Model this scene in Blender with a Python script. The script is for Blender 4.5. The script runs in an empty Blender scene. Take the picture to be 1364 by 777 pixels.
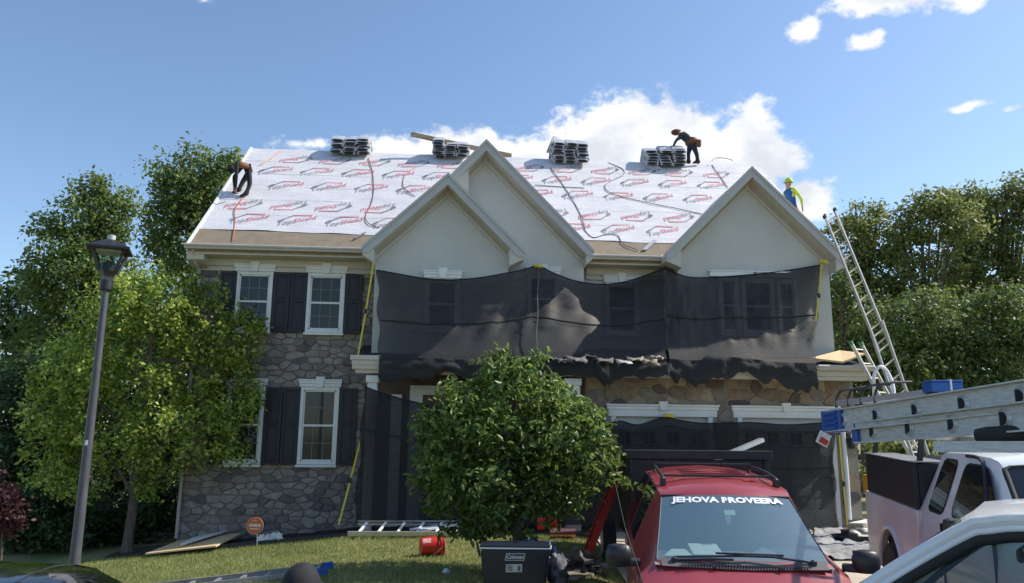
import bpy, math, random
import numpy as np
from mathutils import Vector, Matrix
random.seed(7); rng = np.random.default_rng(7)
SC = bpy.context.scene; COL = SC.collection
R = math.radians
# ------------------------------------------------------------------ camera
F = 1000.0; PITCH = R(11.0); YAW = R(4.3); ROLL = 0.009
EYE = Vector((0, 0, 2.1))
fw = Vector((math.sin(YAW)*math.cos(PITCH), math.cos(YAW)*math.cos(PITCH), math.sin(PITCH)))
r0 = Vector((math.cos(YAW), -math.sin(YAW), 0)); u0 = r0.cross(fw)
CR = math.cos(ROLL)*r0 + math.sin(ROLL)*u0; CU = -math.sin(ROLL)*r0 + math.cos(ROLL)*u0
cam = bpy.data.cameras.new('camera'); cam.sensor_width = 36; cam.lens = 36*F/1364.0
cam.clip_end = 3000; cam.clip_start = 0.05
co = bpy.data.objects.new('camera', cam); COL.objects.link(co); SC.camera = co
co.matrix_world = Matrix(((CR.x, CU.x, -fw.x, EYE.x), (CR.y, CU.y, -fw.y, EYE.y), (CR.z, CU.z, -fw.z, EYE.z), (0, 0, 0, 1)))
def ray(px, py): return fw*F + CR*(px-682) + CU*(388.5-py)
def atY(px, py, Y):
    d = ray(px, py); return EYE + d*(Y/d.y)
def atX(px, py, X):
    d = ray(px, py); return EYE + d*(X/d.x)
def atZ(px, py, Z):
    d = ray(px, py); return EYE + d*((Z-EYE.z)/d.z)
def atD(px, py, D):                       # D metres along the camera axis
    return EYE + ray(px, py)*(D/F)
# ------------------------------------------------------------------ sun, sky, exposure
SUN = Vector((0.95, 0.155, 1.0)).normalized()            # towards the sun
sun_el = math.asin(SUN.z); sun_az = math.atan2(SUN.x, SUN.y)
sl = bpy.data.lights.new('sun', 'SUN'); sl.energy = 5.0; sl.angle = R(0.53); sl.color = (1.0, 0.95, 0.87)
so = bpy.data.objects.new('sun', sl); COL.objects.link(so)
so.rotation_euler = (-SUN).to_track_quat('-Z', 'Y').to_euler(); so.location = (10, 10, 40)
SC.view_settings.view_transform = 'Standard'; SC.view_settings.look = 'None'
SC.view_settings.exposure = 0.25; SC.view_settings.gamma = 1.0
W = bpy.data.worlds.new('World'); SC.world = W; W.use_nodes = True
SKY_STRENGTH = 0.15
def build_world():
    nt = W.node_tree; N = nt.nodes; L = nt.links
    bg = N['Background']; bg.inputs[1].default_value = SKY_STRENGTH
    sky = N.new('ShaderNodeTexSky'); sky.sky_type = 'NISHITA'; sky.sun_disc = False
    sky.sun_elevation = sun_el; sky.sun_rotation = sun_az
    sky.air_density = 1.0; sky.dust_density = 0.6; sky.ozone_density = 2.0; sky.altitude = 100
    tc = N.new('ShaderNodeTexCoord')
    def mth(op, a, b=None, c=None):
        n = N.new('ShaderNodeMath'); n.operation = op
        for i, v in enumerate((a, b, c)):
            if v is None: continue
            if hasattr(v, 'links'): L.new(v, n.inputs[i])
            else: n.inputs[i].default_value = v
        return n.outputs[0]
    sp = N.new('ShaderNodeSeparateXYZ'); L.new(tc.outputs['Generated'], sp.inputs[0])
    az = mth('ARCTAN2', sp.outputs[0], sp.outputs[1]); el = mth('ARCSINE', sp.outputs[2])
    def noise(scale, detail, rough, off):
        mp = N.new('ShaderNodeMapping'); L.new(tc.outputs['Generated'], mp.inputs[0]); mp.inputs['Location'].default_value = off
        mp.inputs['Scale'].default_value = (1, 1, 1.5)
        n = N.new('ShaderNodeTexNoise'); L.new(mp.outputs[0], n.inputs['Vector'])
        n.inputs['Scale'].default_value = scale; n.inputs['Detail'].default_value = detail; n.inputs['Roughness'].default_value = rough
        return n.outputs[0]
    n1 = noise(13, 8, 0.6, (0, 0, 0)); n2 = noise(45, 6, 0.6, (3, 1, 0)); n3 = noise(4, 5, 0.55, (1.5, 0, 0))
    # cumulus bank behind the roof and a few small clouds: (px, py, half width px, half height px, weight)
    blobs = [(850, 215, 120, 84, 1.0), (760, 215, 95, 62, 1.0), (680, 225, 85, 50, .95), (600, 212, 85, 36, .9), (530, 205, 62, 26, .75), (640, 195, 40, 30, .8),
             (900, 200, 70, 50, 1.0), (1005, 203, 44, 66, 1.05), (950, 235, 90, 55, 1.0), (1045, 215, 40, 40, .7), (1075, 265, 44, 38, .85), (410, 192, 60, 12, .33),
             (1225, -20, 120, 24, .85), (1285, -8, 50, 24, .75), (1072, 40, 22, 19, .6), (1145, 57, 28, 15, .56),
             (1290, 142, 45, 8, .34), (1345, 146, 22, 9, .38), (275, 2, 30, 10, .4)]
    acc = None
    for px, py, rx, ry, w in blobs:
        d = ray(px, py).normalized(); a0 = math.atan2(d.x, d.y); e0 = math.asin(d.z)
        k = F*math.hypot(1, (px-682)/F)
        dx = mth('MULTIPLY', mth('SUBTRACT', az, a0), k*0.98/rx); dy = mth('MULTIPLY', mth('SUBTRACT', el, e0), k*1.02/ry)
        dd = mth('SQRT', mth('ADD', mth('MULTIPLY', dx, dx), mth('MULTIPLY', dy, dy)))
        m = mth('MULTIPLY', mth('SUBTRACT', 1.35, dd), w)
        acc = m if acc is None else mth('SMOOTH_MAX', acc, m, 0.12)
    # thin scattered cloud elsewhere in the sky
    gen = mth('MULTIPLY', mth('SUBTRACT', n3, 0.66), 2.5)
    acc = mth('MAXIMUM', acc, gen)
    dens = mth('ADD', acc, mth('MULTIPLY', mth('SUBTRACT', n1, 0.5), 1.45)); dens = mth('ADD', dens, mth('MULTIPLY', mth('SUBTRACT', n2, 0.5), 0.8))
    mr = N.new('ShaderNodeMapRange'); L.new(dens, mr.inputs[0]); mr.inputs[1].default_value = 0.22; mr.inputs[2].default_value = 0.58
    mr.interpolation_type = 'SMOOTHSTEP'
    # cloud tone
    sh = noise(9, 6, 0.55, (0.12, 0.0, -0.08))
    cr = N.new('ShaderNodeValToRGB'); L.new(mth('ADD', sh, mth('MULTIPLY', dens, -0.08)), cr.inputs[0])
    cr.color_ramp.elements[0].position = 0.30; cr.color_ramp.elements[0].color = (4.4, 4.6, 5.0, 1)
    cr.color_ramp.elements[1].position = 0.48; cr.color_ramp.elements[1].color = (6.2, 6.25, 6.35, 1)
    mx = N.new('ShaderNodeMix'); mx.data_type = 'RGBA'
    L.new(mth('MULTIPLY', mr.outputs[0], 0.97), mx.inputs[0])
    sc = N.new('ShaderNodeMix'); sc.data_type = 'RGBA'; sc.blend_type = 'MULTIPLY'; sc.inputs[0].default_value = 1
    L.new(sky.outputs[0], sc.inputs[6]); sc.inputs[7].default_value = (1.0, 1.04, 1.06, 1)
    L.new(sc.outputs[2], mx.inputs[6]); L.new(cr.outputs[0], mx.inputs[7])
    L.new(mx.outputs[2], bg.inputs[0])
build_world()
# ------------------------------------------------------------------ materials
MATS = {}
def mat(name, col, rough=0.7, var=0.0, scale=8.0, metal=0.0, bump=0.0, bscale=None, coat=0.0, spec=0.5, detail=4, col2=None, stretch=(1, 1, 1), objrand=0.0):
    if name in MATS: return MATS[name]
    m = bpy.data.materials.new(name); m.use_nodes = True; MATS[name] = m
    nt = m.node_tree; N = nt.nodes; L = nt.links; b = N['Principled BSDF']
    b.inputs['Base Color'].default_value = (*col, 1); b.inputs['Roughness'].default_value = rough; b.inputs['Metallic'].default_value = metal
    b.inputs['Coat Weight'].default_value = coat; b.inputs['Coat Roughness'].default_value = 0.05; b.inputs['Specular IOR Level'].default_value = spec
    if var or bump or col2:
        tc = N.new('ShaderNodeTexCoord'); mp = N.new('ShaderNodeMapping'); L.new(tc.outputs['Object'], mp.inputs[0]); mp.inputs['Scale'].default_value = stretch
        n = N.new('ShaderNodeTexNoise'); L.new(mp.outputs[0], n.inputs['Vector']); n.inputs['Scale'].default_value = scale; n.inputs['Detail'].default_value = detail; n.inputs['Roughness'].default_value = 0.62
        if var or col2:
            cr = N.new('ShaderNodeValToRGB'); L.new(n.outputs[0], cr.inputs[0])
            c2 = col2 if col2 else tuple(min(1, c*(1+var)) for c in col); c1 = col if col2 else tuple(c*(1-var) for c in col)
            cr.color_ramp.elements[0].position = 0.33; cr.color_ramp.elements[0].color = (*c1, 1)
            cr.color_ramp.elements[1].position = 0.68; cr.color_ramp.elements[1].color = (*c2, 1)
            out = cr.outputs[0]
            if objrand:
                oi = N.new('ShaderNodeObjectInfo'); mr = N.new('ShaderNodeMapRange'); L.new(oi.outputs['Random'], mr.inputs[0]); mr.inputs[3].default_value = 1-objrand; mr.inputs[4].default_value = 1+objrand
                hs = N.new('ShaderNodeHueSaturation'); L.new(out, hs.inputs['Color']); L.new(mr.outputs[0], hs.inputs['Value']); out = hs.outputs[0]
            L.new(out, b.inputs['Base Color'])
        if bump:
            n2 = N.new('ShaderNodeTexNoise'); L.new(mp.outputs[0], n2.inputs['Vector']); n2.inputs['Scale'].default_value = bscale or scale*4; n2.inputs['Detail'].default_value = 3
            bp = N.new('ShaderNodeBump'); L.new(n2.outputs[0], bp.inputs['Height']); bp.inputs['Strength'].default_value = bump; bp.inputs['Distance'].default_value = 0.02
            L.new(bp.outputs[0], b.inputs['Normal'])
    return m
def ramp_mat(name, cols, scale=3.0, rough=0.9, bump=0.4, source='object', noise_amt=0.35, spec=0.3):
    """base colour picked per object / per mesh island from a list, mottled by noise"""
    if name in MATS: return MATS[name]
    m = bpy.data.materials.new(name); m.use_nodes = True; MATS[name] = m
    nt = m.node_tree; N = nt.nodes; L = nt.links; b = N['Principled BSDF']; b.inputs['Roughness'].default_value = rough; b.inputs['Specular IOR Level'].default_value = spec
    if source == 'object': r = N.new('ShaderNodeObjectInfo').outputs['Random']
    else: r = N.new('ShaderNodeNewGeometry').outputs['Random Per Island']
    cr = N.new('ShaderNodeValToRGB'); L.new(r, cr.inputs[0]); cr.color_ramp.interpolation = 'CONSTANT' if source == 'object' else 'LINEAR'
    e = cr.color_ramp.elements
    while len(e) < len(cols): e.new(0.5)
    for i, c in enumerate(cols): e[i].position = i/len(cols); e[i].color = (*c, 1)
    tc = N.new('ShaderNodeTexCoord'); n = N.new('ShaderNodeTexNoise'); L.new(tc.outputs['Object'], n.inputs['Vector']); n.inputs['Scale'].default_value = scale; n.inputs['Detail'].default_value = 6
    mr = N.new('ShaderNodeMapRange'); L.new(n.outputs[0], mr.inputs[0]); mr.inputs[1].default_value = .25; mr.inputs[2].default_value = .75; mr.inputs[3].default_value = 1-noise_amt; mr.inputs[4].default_value = 1+noise_amt
    hs = N.new('ShaderNodeHueSaturation'); L.new(cr.outputs[0], hs.inputs['Color']); L.new(mr.outputs[0], hs.inputs['Value']); L.new(hs.outputs[0], b.inputs['Base Color'])
    if bump:
        bp = N.new('ShaderNodeBump'); L.new(n.outputs[0], bp.inputs['Height']); bp.inputs['Strength'].default_value = bump; bp.inputs['Distance'].default_value = 0.03; L.new(bp.outputs[0], b.inputs['Normal'])
    return m
def leaf_mat(name, cols, trans=0.4, rough=0.5, spec=0.4):
    m = bpy.data.materials.new(name); m.use_nodes = True; MATS[name] = m
    nt = m.node_tree; N = nt.nodes; L = nt.links; b = N['Principled BSDF']; b.inputs['Roughness'].default_value = rough; b.inputs['Specular IOR Level'].default_value = spec
    g = N.new('ShaderNodeNewGeometry'); cr = N.new('ShaderNodeValToRGB'); L.new(g.outputs['Random Per Island'], cr.inputs[0])
    e = cr.color_ramp.elements
    while len(e) < len(cols): e.new(0.5)
    for i, c in enumerate(cols): e[i].position = i/max(1, len(cols)-1); e[i].color = (*c, 1)
    tc = N.new('ShaderNodeTexCoord'); n = N.new('ShaderNodeTexNoise'); L.new(tc.outputs['Object'], n.inputs['Vector']); n.inputs['Scale'].default_value = 0.9; n.inputs['Detail'].default_value = 3
    mr = N.new('ShaderNodeMapRange'); L.new(n.outputs[0], mr.inputs[0]); mr.inputs[1].default_value = .3; mr.inputs[2].default_value = .7; mr.inputs[3].default_value = .72; mr.inputs[4].default_value = 1.25
    hs = N.new('ShaderNodeHueSaturation'); L.new(cr.outputs[0], hs.inputs['Color']); L.new(mr.outputs[0], hs.inputs['Value'])
    L.new(hs.outputs[0], b.inputs['Base Color'])
    t = N.new('ShaderNodeBsdfTranslucent'); hs2 = N.new('ShaderNodeHueSaturation'); hs2.inputs['Hue'].default_value = 0.48; hs2.inputs['Value'].default_value = 1.6; L.new(hs.outputs[0], hs2.inputs['Color']); L.new(hs2.outputs[0], t.inputs['Color'])
    mx = N.new('ShaderNodeMixShader'); mx.inputs[0].default_value = trans; L.new(b.outputs[0], mx.inputs[1]); L.new(t.outputs[0], mx.inputs[2]); L.new(mx.outputs[0], N['Material Output'].inputs[0])
    return m
def glass_mat(name, tint, alpha, rough=0.03, spec=0.8):
    """coated dark glass: part reflection, part see-through"""
    m = bpy.data.materials.new(name); m.use_nodes = True; MATS[name] = m
    nt = m.node_tree; N = nt.nodes; L = nt.links; b = N['Principled BSDF']
    gl = N.new('ShaderNodeBsdfGlossy'); gl.inputs['Roughness'].default_value = rough; gl.inputs['Color'].default_value = (0.9, 0.97, 1, 1)
    df = N.new('ShaderNodeBsdfDiffuse'); df.inputs['Color'].default_value = (*tint, 1)
    tr = N.new('ShaderNodeBsdfTransparent'); tr.inputs['Color'].default_value = (0.74, 0.86, 0.83, 1)
    m1 = N.new('ShaderNodeMixShader'); m1.inputs[0].default_value = alpha; L.new(df.outputs[0], m1.inputs[1]); L.new(tr.outputs[0], m1.inputs[2])
    lw = N.new('ShaderNodeLayerWeight'); lw.inputs[0].default_value = .5
    pw = N.new('ShaderNodeMath'); pw.operation = 'POWER'; L.new(lw.outputs['Facing'], pw.inputs[0]); pw.inputs[1].default_value = 3
    ma = N.new('ShaderNodeMath'); ma.operation = 'MULTIPLY_ADD'; L.new(pw.outputs[0], ma.inputs[0]); ma.inputs[1].default_value = .8; ma.inputs[2].default_value = .09*spec
    m2 = N.new('ShaderNodeMixShader'); L.new(ma.outputs[0], m2.inputs[0]); L.new(m1.outputs[0], m2.inputs[1]); L.new(gl.outputs[0], m2.inputs[2])
    L.new(m2.outputs[0], N['Material Output'].inputs[0])
    return m
def net_mat(name, through, col, trans=(0.1, 0.1, 0.1), gloss=0.0):
    m = bpy.data.materials.new(name); m.use_nodes = True; MATS[name] = m
    nt = m.node_tree; N = nt.nodes; L = nt.links; b = N['Principled BSDF']; b.inputs['Base Color'].default_value = (*col, 1); b.inputs['Roughness'].default_value = .75
    tl = N.new('ShaderNodeBsdfTranslucent'); tl.inputs[0].default_value = (*trans, 1)
    tw = N.new('ShaderNodeTexNoise'); tw.inputs['Scale'].default_value = 16; tw.inputs['Detail'].default_value = 7; tw.inputs['Roughness'].default_value = .75
    twr = N.new('ShaderNodeMapRange'); twr.inputs[1].default_value = .32; twr.inputs[2].default_value = .68; twr.inputs[3].default_value = .45; twr.inputs[4].default_value = 1.6
    twh = N.new('ShaderNodeHueSaturation'); twh.inputs['Color'].default_value = (*trans, 1); L.new(tw.outputs[0], twr.inputs[0]); L.new(twr.outputs[0], twh.inputs['Value']); L.new(twh.outputs[0], tl.inputs[0])
    ad = N.new('ShaderNodeAddShader'); L.new(b.outputs[0], ad.inputs[0]); L.new(tl.outputs[0], ad.inputs[1])
    if gloss:
        gb = N.new('ShaderNodeBsdfGlossy'); gb.inputs['Roughness'].default_value = .55; gc = N.new('ShaderNodeHueSaturation'); gc.inputs['Color'].default_value = (gloss, gloss*.9, gloss*.8, 1); L.new(twr.outputs[0], gc.inputs['Value']); L.new(gc.outputs[0], gb.inputs['Color'])
        a2 = N.new('ShaderNodeAddShader'); L.new(ad.outputs[0], a2.inputs[0]); L.new(gb.outputs[0], a2.inputs[1]); ad = a2
    tr = N.new('ShaderNodeBsdfTransparent')
    tc = N.new('ShaderNodeTexCoord'); mp = N.new('ShaderNodeMapping'); L.new(tc.outputs['Object'], mp.inputs[0]); mp.inputs['Scale'].default_value = (1, 1, 9)
    n = N.new('ShaderNodeTexNoise'); L.new(mp.outputs[0], n.inputs['Vector']); L.new(mp.outputs[0], tw.inputs['Vector']); n.inputs['Scale'].default_value = 7; n.inputs['Detail'].default_value = 6; n.inputs['Roughness'].default_value = .7
    mr = N.new('ShaderNodeMapRange'); L.new(n.outputs[0], mr.inputs[0]); mr.inputs[1].default_value = .3; mr.inputs[2].default_value = .7; mr.inputs[3].default_value = through*.7; mr.inputs[4].default_value = through*1.3
    bp = N.new('ShaderNodeBump'); L.new(n.outputs[0], bp.inputs['Height']); bp.inputs['Strength'].default_value = .5; bp.inputs['Distance'].default_value = .03; L.new(bp.outputs[0], b.inputs['Normal'])
    mx = N.new('ShaderNodeMixShader'); L.new(mr.outputs[0], mx.inputs[0]); L.new(ad.outputs[0], mx.inputs[1]); L.new(tr.outputs[0], mx.inputs[2]); L.new(mx.outputs[0], N['Material Output'].inputs[0])
    return m
# ------------------------------------------------------------------ object helpers
def wloc(o):
    v = Vector((0, 0, 0))
    while o is not None: v = v + o.location; o = o.parent
    return v
def props(o, label=None, cat=None, group=None, kind=None):
    if label: o['label'] = label
    if cat: o['category'] = cat
    if group: o['group'] = group
    if kind: o['kind'] = kind
    return o
def thing(name, label, cat, loc=(0, 0, 0), group=None):
    o = bpy.data.objects.new(name, None); COL.objects.link(o); o.location = loc; o.empty_display_size = .2
    return props(o, label, cat, group)
class MB:
    def __init__(self): self.v = []; self.f = []; self.mi = []; self.cur = 0
    def add(self, vs, fs):
        b = len(self.v); self.v += [tuple(v) for v in vs]; self.f += [tuple(b+i for i in f) for f in fs]; self.mi += [self.cur]*len(fs); return self
    def box(self, x0, x1, y0, y1, z0, z1):
        return self.add([(x0, y0, z0), (x1, y0, z0), (x1, y1, z0), (x0, y1, z0), (x0, y0, z1), (x1, y0, z1), (x1, y1, z1), (x0, y1, z1)],
                        [(0, 3, 2, 1), (4, 5, 6, 7), (0, 1, 5, 4), (1, 2, 6, 5), (2, 3, 7, 6), (3, 0, 4, 7)])
    def beam(self, p, q, w, h, up=(0, 0, 1), w2=None, h2=None):
        p = Vector(p); q = Vector(q); d = (q-p).normalized(); s = d.cross(Vector(up))
        if s.length < 1e-4: s = d.cross(Vector((0, 1, 0)))
        s.normalize(); u = s.cross(d); w2 = w if w2 is None else w2; h2 = h if h2 is None else h2
        c = [p-s*w/2-u*h/2, p+s*w/2-u*h/2, p+s*w/2+u*h/2, p-s*w/2+u*h/2, q-s*w2/2-u*h2/2, q+s*w2/2-u*h2/2, q+s*w2/2+u*h2/2, q-s*w2/2+u*h2/2]
        return self.add(c, [(0, 1, 2, 3), (7, 6, 5, 4), (0, 4, 5, 1), (1, 5, 6, 2), (2, 6, 7, 3), (3, 7, 4, 0)])
    def tube(self, pts, r, n=8, cap=True):
        pts = [Vector(p) for p in pts]; rr = r if isinstance(r, (list, tuple)) else [r]*len(pts)
        vs = []; up = None
        for i, p in enumerate(pts):
            d = (pts[min(i+1, len(pts)-1)]-pts[max(i-1, 0)]).normalized()
            if up is None: up = d.orthogonal().normalized()
            s = d.cross(up)
            if s.length < 1e-5: s = d.orthogonal()
            s.normalize(); up = s.cross(d).normalized()
            for k in range(n):
                a = 2*math.pi*k/n; vs.append(p+s*math.cos(a)*rr[i]+up*math.sin(a)*rr[i])
        fs = []
        for i in range(len(pts)-1):
            for k in range(n): fs.append((i*n+k, i*n+(k+1) % n, (i+1)*n+(k+1) % n, (i+1)*n+k))
        if cap: fs.append(tuple(range(n-1, -1, -1))); fs.append(tuple((len(pts)-1)*n+k for k in range(n)))
        return self.add(vs, fs)
    def lathe(self, c, prof, n=16, sx=1, sy=1):
        c = Vector(c); vs = []; fs = []
        for r, z in prof:
            for k in range(n): a = 2*math.pi*k/n; vs.append(c+Vector((r*math.cos(a)*sx, r*math.sin(a)*sy, z)))
        for i in range(len(prof)-1):
            for k in range(n): fs.append((i*n+k, i*n+(k+1) % n, (i+1)*n+(k+1) % n, (i+1)*n+k))
        fs.append(tuple(range(n-1, -1, -1))); fs.append(tuple((len(prof)-1)*n+k for k in range(n)))
        return self.add(vs, fs)
    def prism(self, poly, d):
        """poly: list of 3-D points, extruded by vector d"""
        d = Vector(d); n = len(poly); vs = [Vector(p) for p in poly]+[Vector(p)+d for p in poly]
        return self.add(vs, [tuple(range(n)), tuple(range(2*n-1, n-1, -1))]+[(i, i+n, (i+1) % n+n, (i+1) % n) for i in range(n)])
    def grid(self, rows):
        nr = len(rows); nc = len(rows[0]); vs = [p for r in rows for p in r]
        return self.add(vs, [(i*nc+j, i*nc+j+1, (i+1)*nc+j+1, (i+1)*nc+j) for i in range(nr-1) for j in range(nc-1)])
    def build(self, name, mats, parent=None, local=False, smooth=None, bevel=0, solid=0, subsurf=0, **kw):
        me = bpy.data.meshes.new(name); vs = self.v
        if parent is not None and not local:
            w = wloc(parent); vs = [(x-w.x, y-w.y, z-w.z) for x, y, z in vs]
        me.from_pydata(vs, [], self.f)
        for m in (mats if isinstance(mats, (list, tuple)) else [mats]): me.materials.append(m)
        if any(self.mi): me.polygons.foreach_set('material_index', self.mi)
        if smooth is not None:
            me.shade_smooth()
            if smooth < 180: me.set_sharp_from_angle(angle=R(smooth))
        me.update()
        o = bpy.data.objects.new(name, me); COL.objects.link(o)
        if parent is not None: o.parent = parent
        if subsurf: s = o.modifiers.new('s', 'SUBSURF'); s.levels = s.render_levels = subsurf
        if solid: s = o.modifiers.new('t', 'SOLIDIFY'); s.thickness = solid; s.offset = 0
        if bevel:
            b = o.modifiers.new('b', 'BEVEL'); b.width = bevel; b.segments = 2; b.limit_method = 'ANGLE'; b.angle_limit = R(40)
        return props(o, **kw)
def np_mesh(name, V, Fq, m, parent=None, kind=None, smooth=False):
    """fast mesh from numpy arrays; Fq is (n,k)"""
    me = bpy.data.meshes.new(name)
    if parent is not None: V = V-np.array(wloc(parent))
    k = Fq.shape[1]; me.vertices.add(len(V)); me.vertices.foreach_set('co', V.astype(np.float32).ravel())
    me.loops.add(Fq.size); me.loops.foreach_set('vertex_index', Fq.astype(np.int32).ravel())
    me.polygons.add(len(Fq)); me.polygons.foreach_set('loop_start', np.arange(0, Fq.size, k, dtype=np.int32)); me.update(calc_edges=True); me.validate()
    me.materials.append(m)
    if smooth: me.shade_smooth()
    o = bpy.data.objects.new(name, me); COL.objects.link(o)
    if parent is not None: o.parent = parent
    return props(o, kind=kind)
def text_mesh(body, size=1.0, offset=0.0, shear=0.0):
    """returns (verts, faces) of flat lettering centred on the origin in XY"""
    cu = bpy.data.curves.new('t', 'FONT'); cu.body = body; cu.size = size; cu.offset = offset; cu.shear = shear; cu.align_x = 'CENTER'; cu.align_y = 'CENTER'; cu.resolution_u = 2
    o = bpy.data.objects.new('t', cu); COL.objects.link(o); bpy.context.view_layer.update()
    dg = bpy.context.evaluated_depsgraph_get(); me = o.evaluated_get(dg).to_mesh()
    V = [v.co.copy() for v in me.vertices]; Fs = [tuple(p.vertices) for p in me.polygons]
    o.evaluated_get(dg).to_mesh_clear(); bpy.data.objects.remove(o); bpy.data.curves.remove(cu)
    return V, Fs
def lerp(a, b, t): return a+(b-a)*t
def polyinterp(pts, n):
    """resample a list of vectors to n points by Catmull-Rom"""
    P = [Vector(p) for p in pts]; out = []; m = len(P)-1
    for i in range(n):
        t = i/(n-1)*m; k = min(int(t), m-1); u = t-k
        a = P[max(k-1, 0)]; b = P[k]; c = P[k+1]; d = P[min(k+2, m)]
        out.append(0.5*((2*b)+(c-a)*u+(2*a-5*b+4*c-d)*u*u+(3*b-a-3*c+d)*u**3))
    return out
# common materials
M_trim = mat('white_trim_paint', (.74, .74, .72), .55, var=.06, scale=3)
M_cream = mat('cream_trim_paint', (.54, .50, .42), .6, var=.06, scale=3)
M_stucco = mat('cream_stucco', (.555, .545, .505), .92, var=.07, scale=.9, bump=.35, bscale=70, detail=7)
M_gutter = mat('tan_gutter_metal', (.47, .42, .36), .5, var=.08, scale=4)
M_alu = mat('worn_aluminium', (.60, .60, .60), .42, metal=.75, var=.10, scale=14, bump=.05)
M_alu_d = mat('dull_aluminium', (.36, .36, .37), .5, metal=.6, var=.15, scale=14)
M_black = mat('black_plastic', (.018, .018, .02), .45, var=.2, scale=12)
M_rubber = mat('black_rubber', (.02, .02, .02), .8)
M_dark = mat('dark_interior', (.012, .012, .014), .9)
M_wood = mat('raw_plywood', (.60, .42, .22), .75, col2=(.72, .54, .30), scale=5, stretch=(1, 6, 6))
M_blue = mat('blue_plastic', (.02, .10, .36), .4)
M_yellow = mat('yellow_webbing', (.62, .50, .05), .7)
M_chrome = mat('bright_metal', (.8, .8, .8), .15, metal=1)
M_red = mat('red_plastic', (.55, .025, .015), .4, var=.1, scale=8)
# ------------------------------------------------------------------ ground
def sstep(a, b, t):
    t = max(0.0, min(1.0, (t-a)/(b-a))); return t*t*(3-2*t)
def drive_edge(y): return 2.75+0.06*(y-11.5)
def gz_lawn(x, y):
    z = 0.25
    if x < -2: z -= 0.088*min(-2-x, 6)
    z -= 0.12*sstep(-8, -20, x)
    z = lerp(-0.42, z, sstep(4.2, 8.2, y))
    if y > 12.6: z += 0.05*sstep(12.6, 14.0, y)*sstep(-3, 0, x) - 0.10*sstep(14.6, 15.4, y)
    return z
def gz_drive(x, y):
    z = -0.18+(min(y, 15.9)-7)*0.0545
    return max(z, -0.42)
def gz(x, y):
    e = drive_edge(y)
    if y > 30: return 0.2+0.0*y
    t = sstep(e-1.0, e, x)*(1-sstep(9.5, 11.5, x))
    zl = gz_lawn(x, y) if x < 6 else lerp(gz_lawn(6, y), 0.3, sstep(9, 14, x))
    return lerp(zl, gz_drive(x, y), t)
def sheet(name, xs, ys, dz, m, **kw):
    b = MB(); b.grid([[(x, y, gz(x, y)+dz) for x in xs] for y in ys]); return b.build(name, m, smooth=180, **kw)
def arange(a, b, s): return [a+i*(b-a)/max(1, round((b-a)/s)) for i in range(max(1, round((b-a)/s))+1)]
M_ground = mat('lawn_soil', (.15, .17, .055), .95, col2=(.28, .24, .11), scale=1.6, bump=.5, bscale=30)
M_conc = mat('concrete', (.46, .40, .31), .9, var=.14, scale=2.2, bump=.2, bscale=60)
M_asph = mat('asphalt', (.05, .05, .052), .9, var=.25, scale=12, bump=.3, bscale=120)
M_mulch = mat('dark_mulch', (.020, .015, .011), .98, col2=(.05, .036, .025), scale=14, bump=1.0, bscale=40)
sheet('ground', [-900, -400, -150, -60, -30]+arange(-20, 12, .5)+[20, 40, 80, 200, 500, 900], [-900, -300, -80, -30, -10, 0]+arange(3, 18, .5)+[25, 40, 80, 200, 500, 1500], -.004, M_ground, kind='structure')
b = MB(); rows = []
for y in arange(4.3, 15.95, .5):
    e = drive_edge(y); rows.append([(lerp(e, 9.2, t), y, gz_drive(0, y)+.006) for t in arange(0, 1, .1)])
b.grid(rows); b.build('driveway', M_conc, smooth=180, kind='structure')
b = MB(); rows = []
for y in arange(5.0, 15.5, .5):
    e = drive_edge(y); rows.append([(e-.22, y, gz_drive(0, y)+.045), (e-.015, y, gz_drive(0, y)+.05), (e-.01, y, gz_drive(0, y)-.05)])
b.grid(rows); b.build('driveway_edging', M_conc, kind='structure')
b = MB(); b.box(-200, 200, -8, 3.7, -.60, -.40); b.build('street', M_asph, kind='structure')
b = MB(); b.box(-200, 2.0, 3.7, 3.86, -.60, -.28); b.build('kerb', M_conc, kind='structure', bevel=.02)
# mulch bed along the house front
b = MB(); rows = []
for x in arange(-6.6, 2.6, .2):
    y0 = 14.75+.12*math.sin(x*1.7)+ (.25 if x < -4 else 0)
    rows.append([(x, lerp(y0, 16.9, t), gz(x, lerp(y0, 16.9, t))+.012+.05*math.sin(9*x+40*t)*t*(1-t)*2+.03*(t > 0)) for t in (0, .06, .2, .4, .6, .8, 1)])
b.grid(rows); b.build('mulch_bed', M_mulch, smooth=180, kind='structure')
b = MB()
for x in arange(-4.9, 2.2, .45):
    y0 = 14.72+.12*math.sin(x*1.7); b.beam((x, y0, gz(x, y0)+.02), (x+.43, 14.72+.12*math.sin((x+.43)*1.7), gz(x+.43, y0)+.02), .10, .12)
b.build('bed_edging', mat('dark_edging', (.05, .045, .045), .85, var=.3), kind='structure')
# ------------------------------------------------------------------ house
HX = lambda px, py, Y: atY(px, py, Y).x
HZ = lambda px, py, Y: atY(px, py, Y).z
YST, YSG, YBG, YRG, YG, YPE = 16.72, 15.86, 16.24, 16.14, 15.85, 15.25
house = thing('house', 'two storey stone and stucco suburban house with its roof stripped to white underlayment', 'house', (1.5, 16.7, .1))
e0 = atY(250, 326, 16.27); rg = atX(335, 198, e0.x)
YE, ZE, YR, ZR = 16.27, e0.z, rg.y, rg.z
SL = (ZR-ZE)/(YR-YE); XL = e0.x; xr_wall = HX(1112, 470, YRG); XRR = xr_wall+.38
RN = Vector((0, -SL, 1)).normalized(); RU = Vector((0, 1, SL)).normalized()     # roof normal / up-slope
def roof_pt(px, py, lift=0.0):
    d = ray(px, py); k = (ZE+SL*(EYE.y-YE)-EYE.z)/(d.z-SL*d.y); return EYE+d*k+RN*lift
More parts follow.
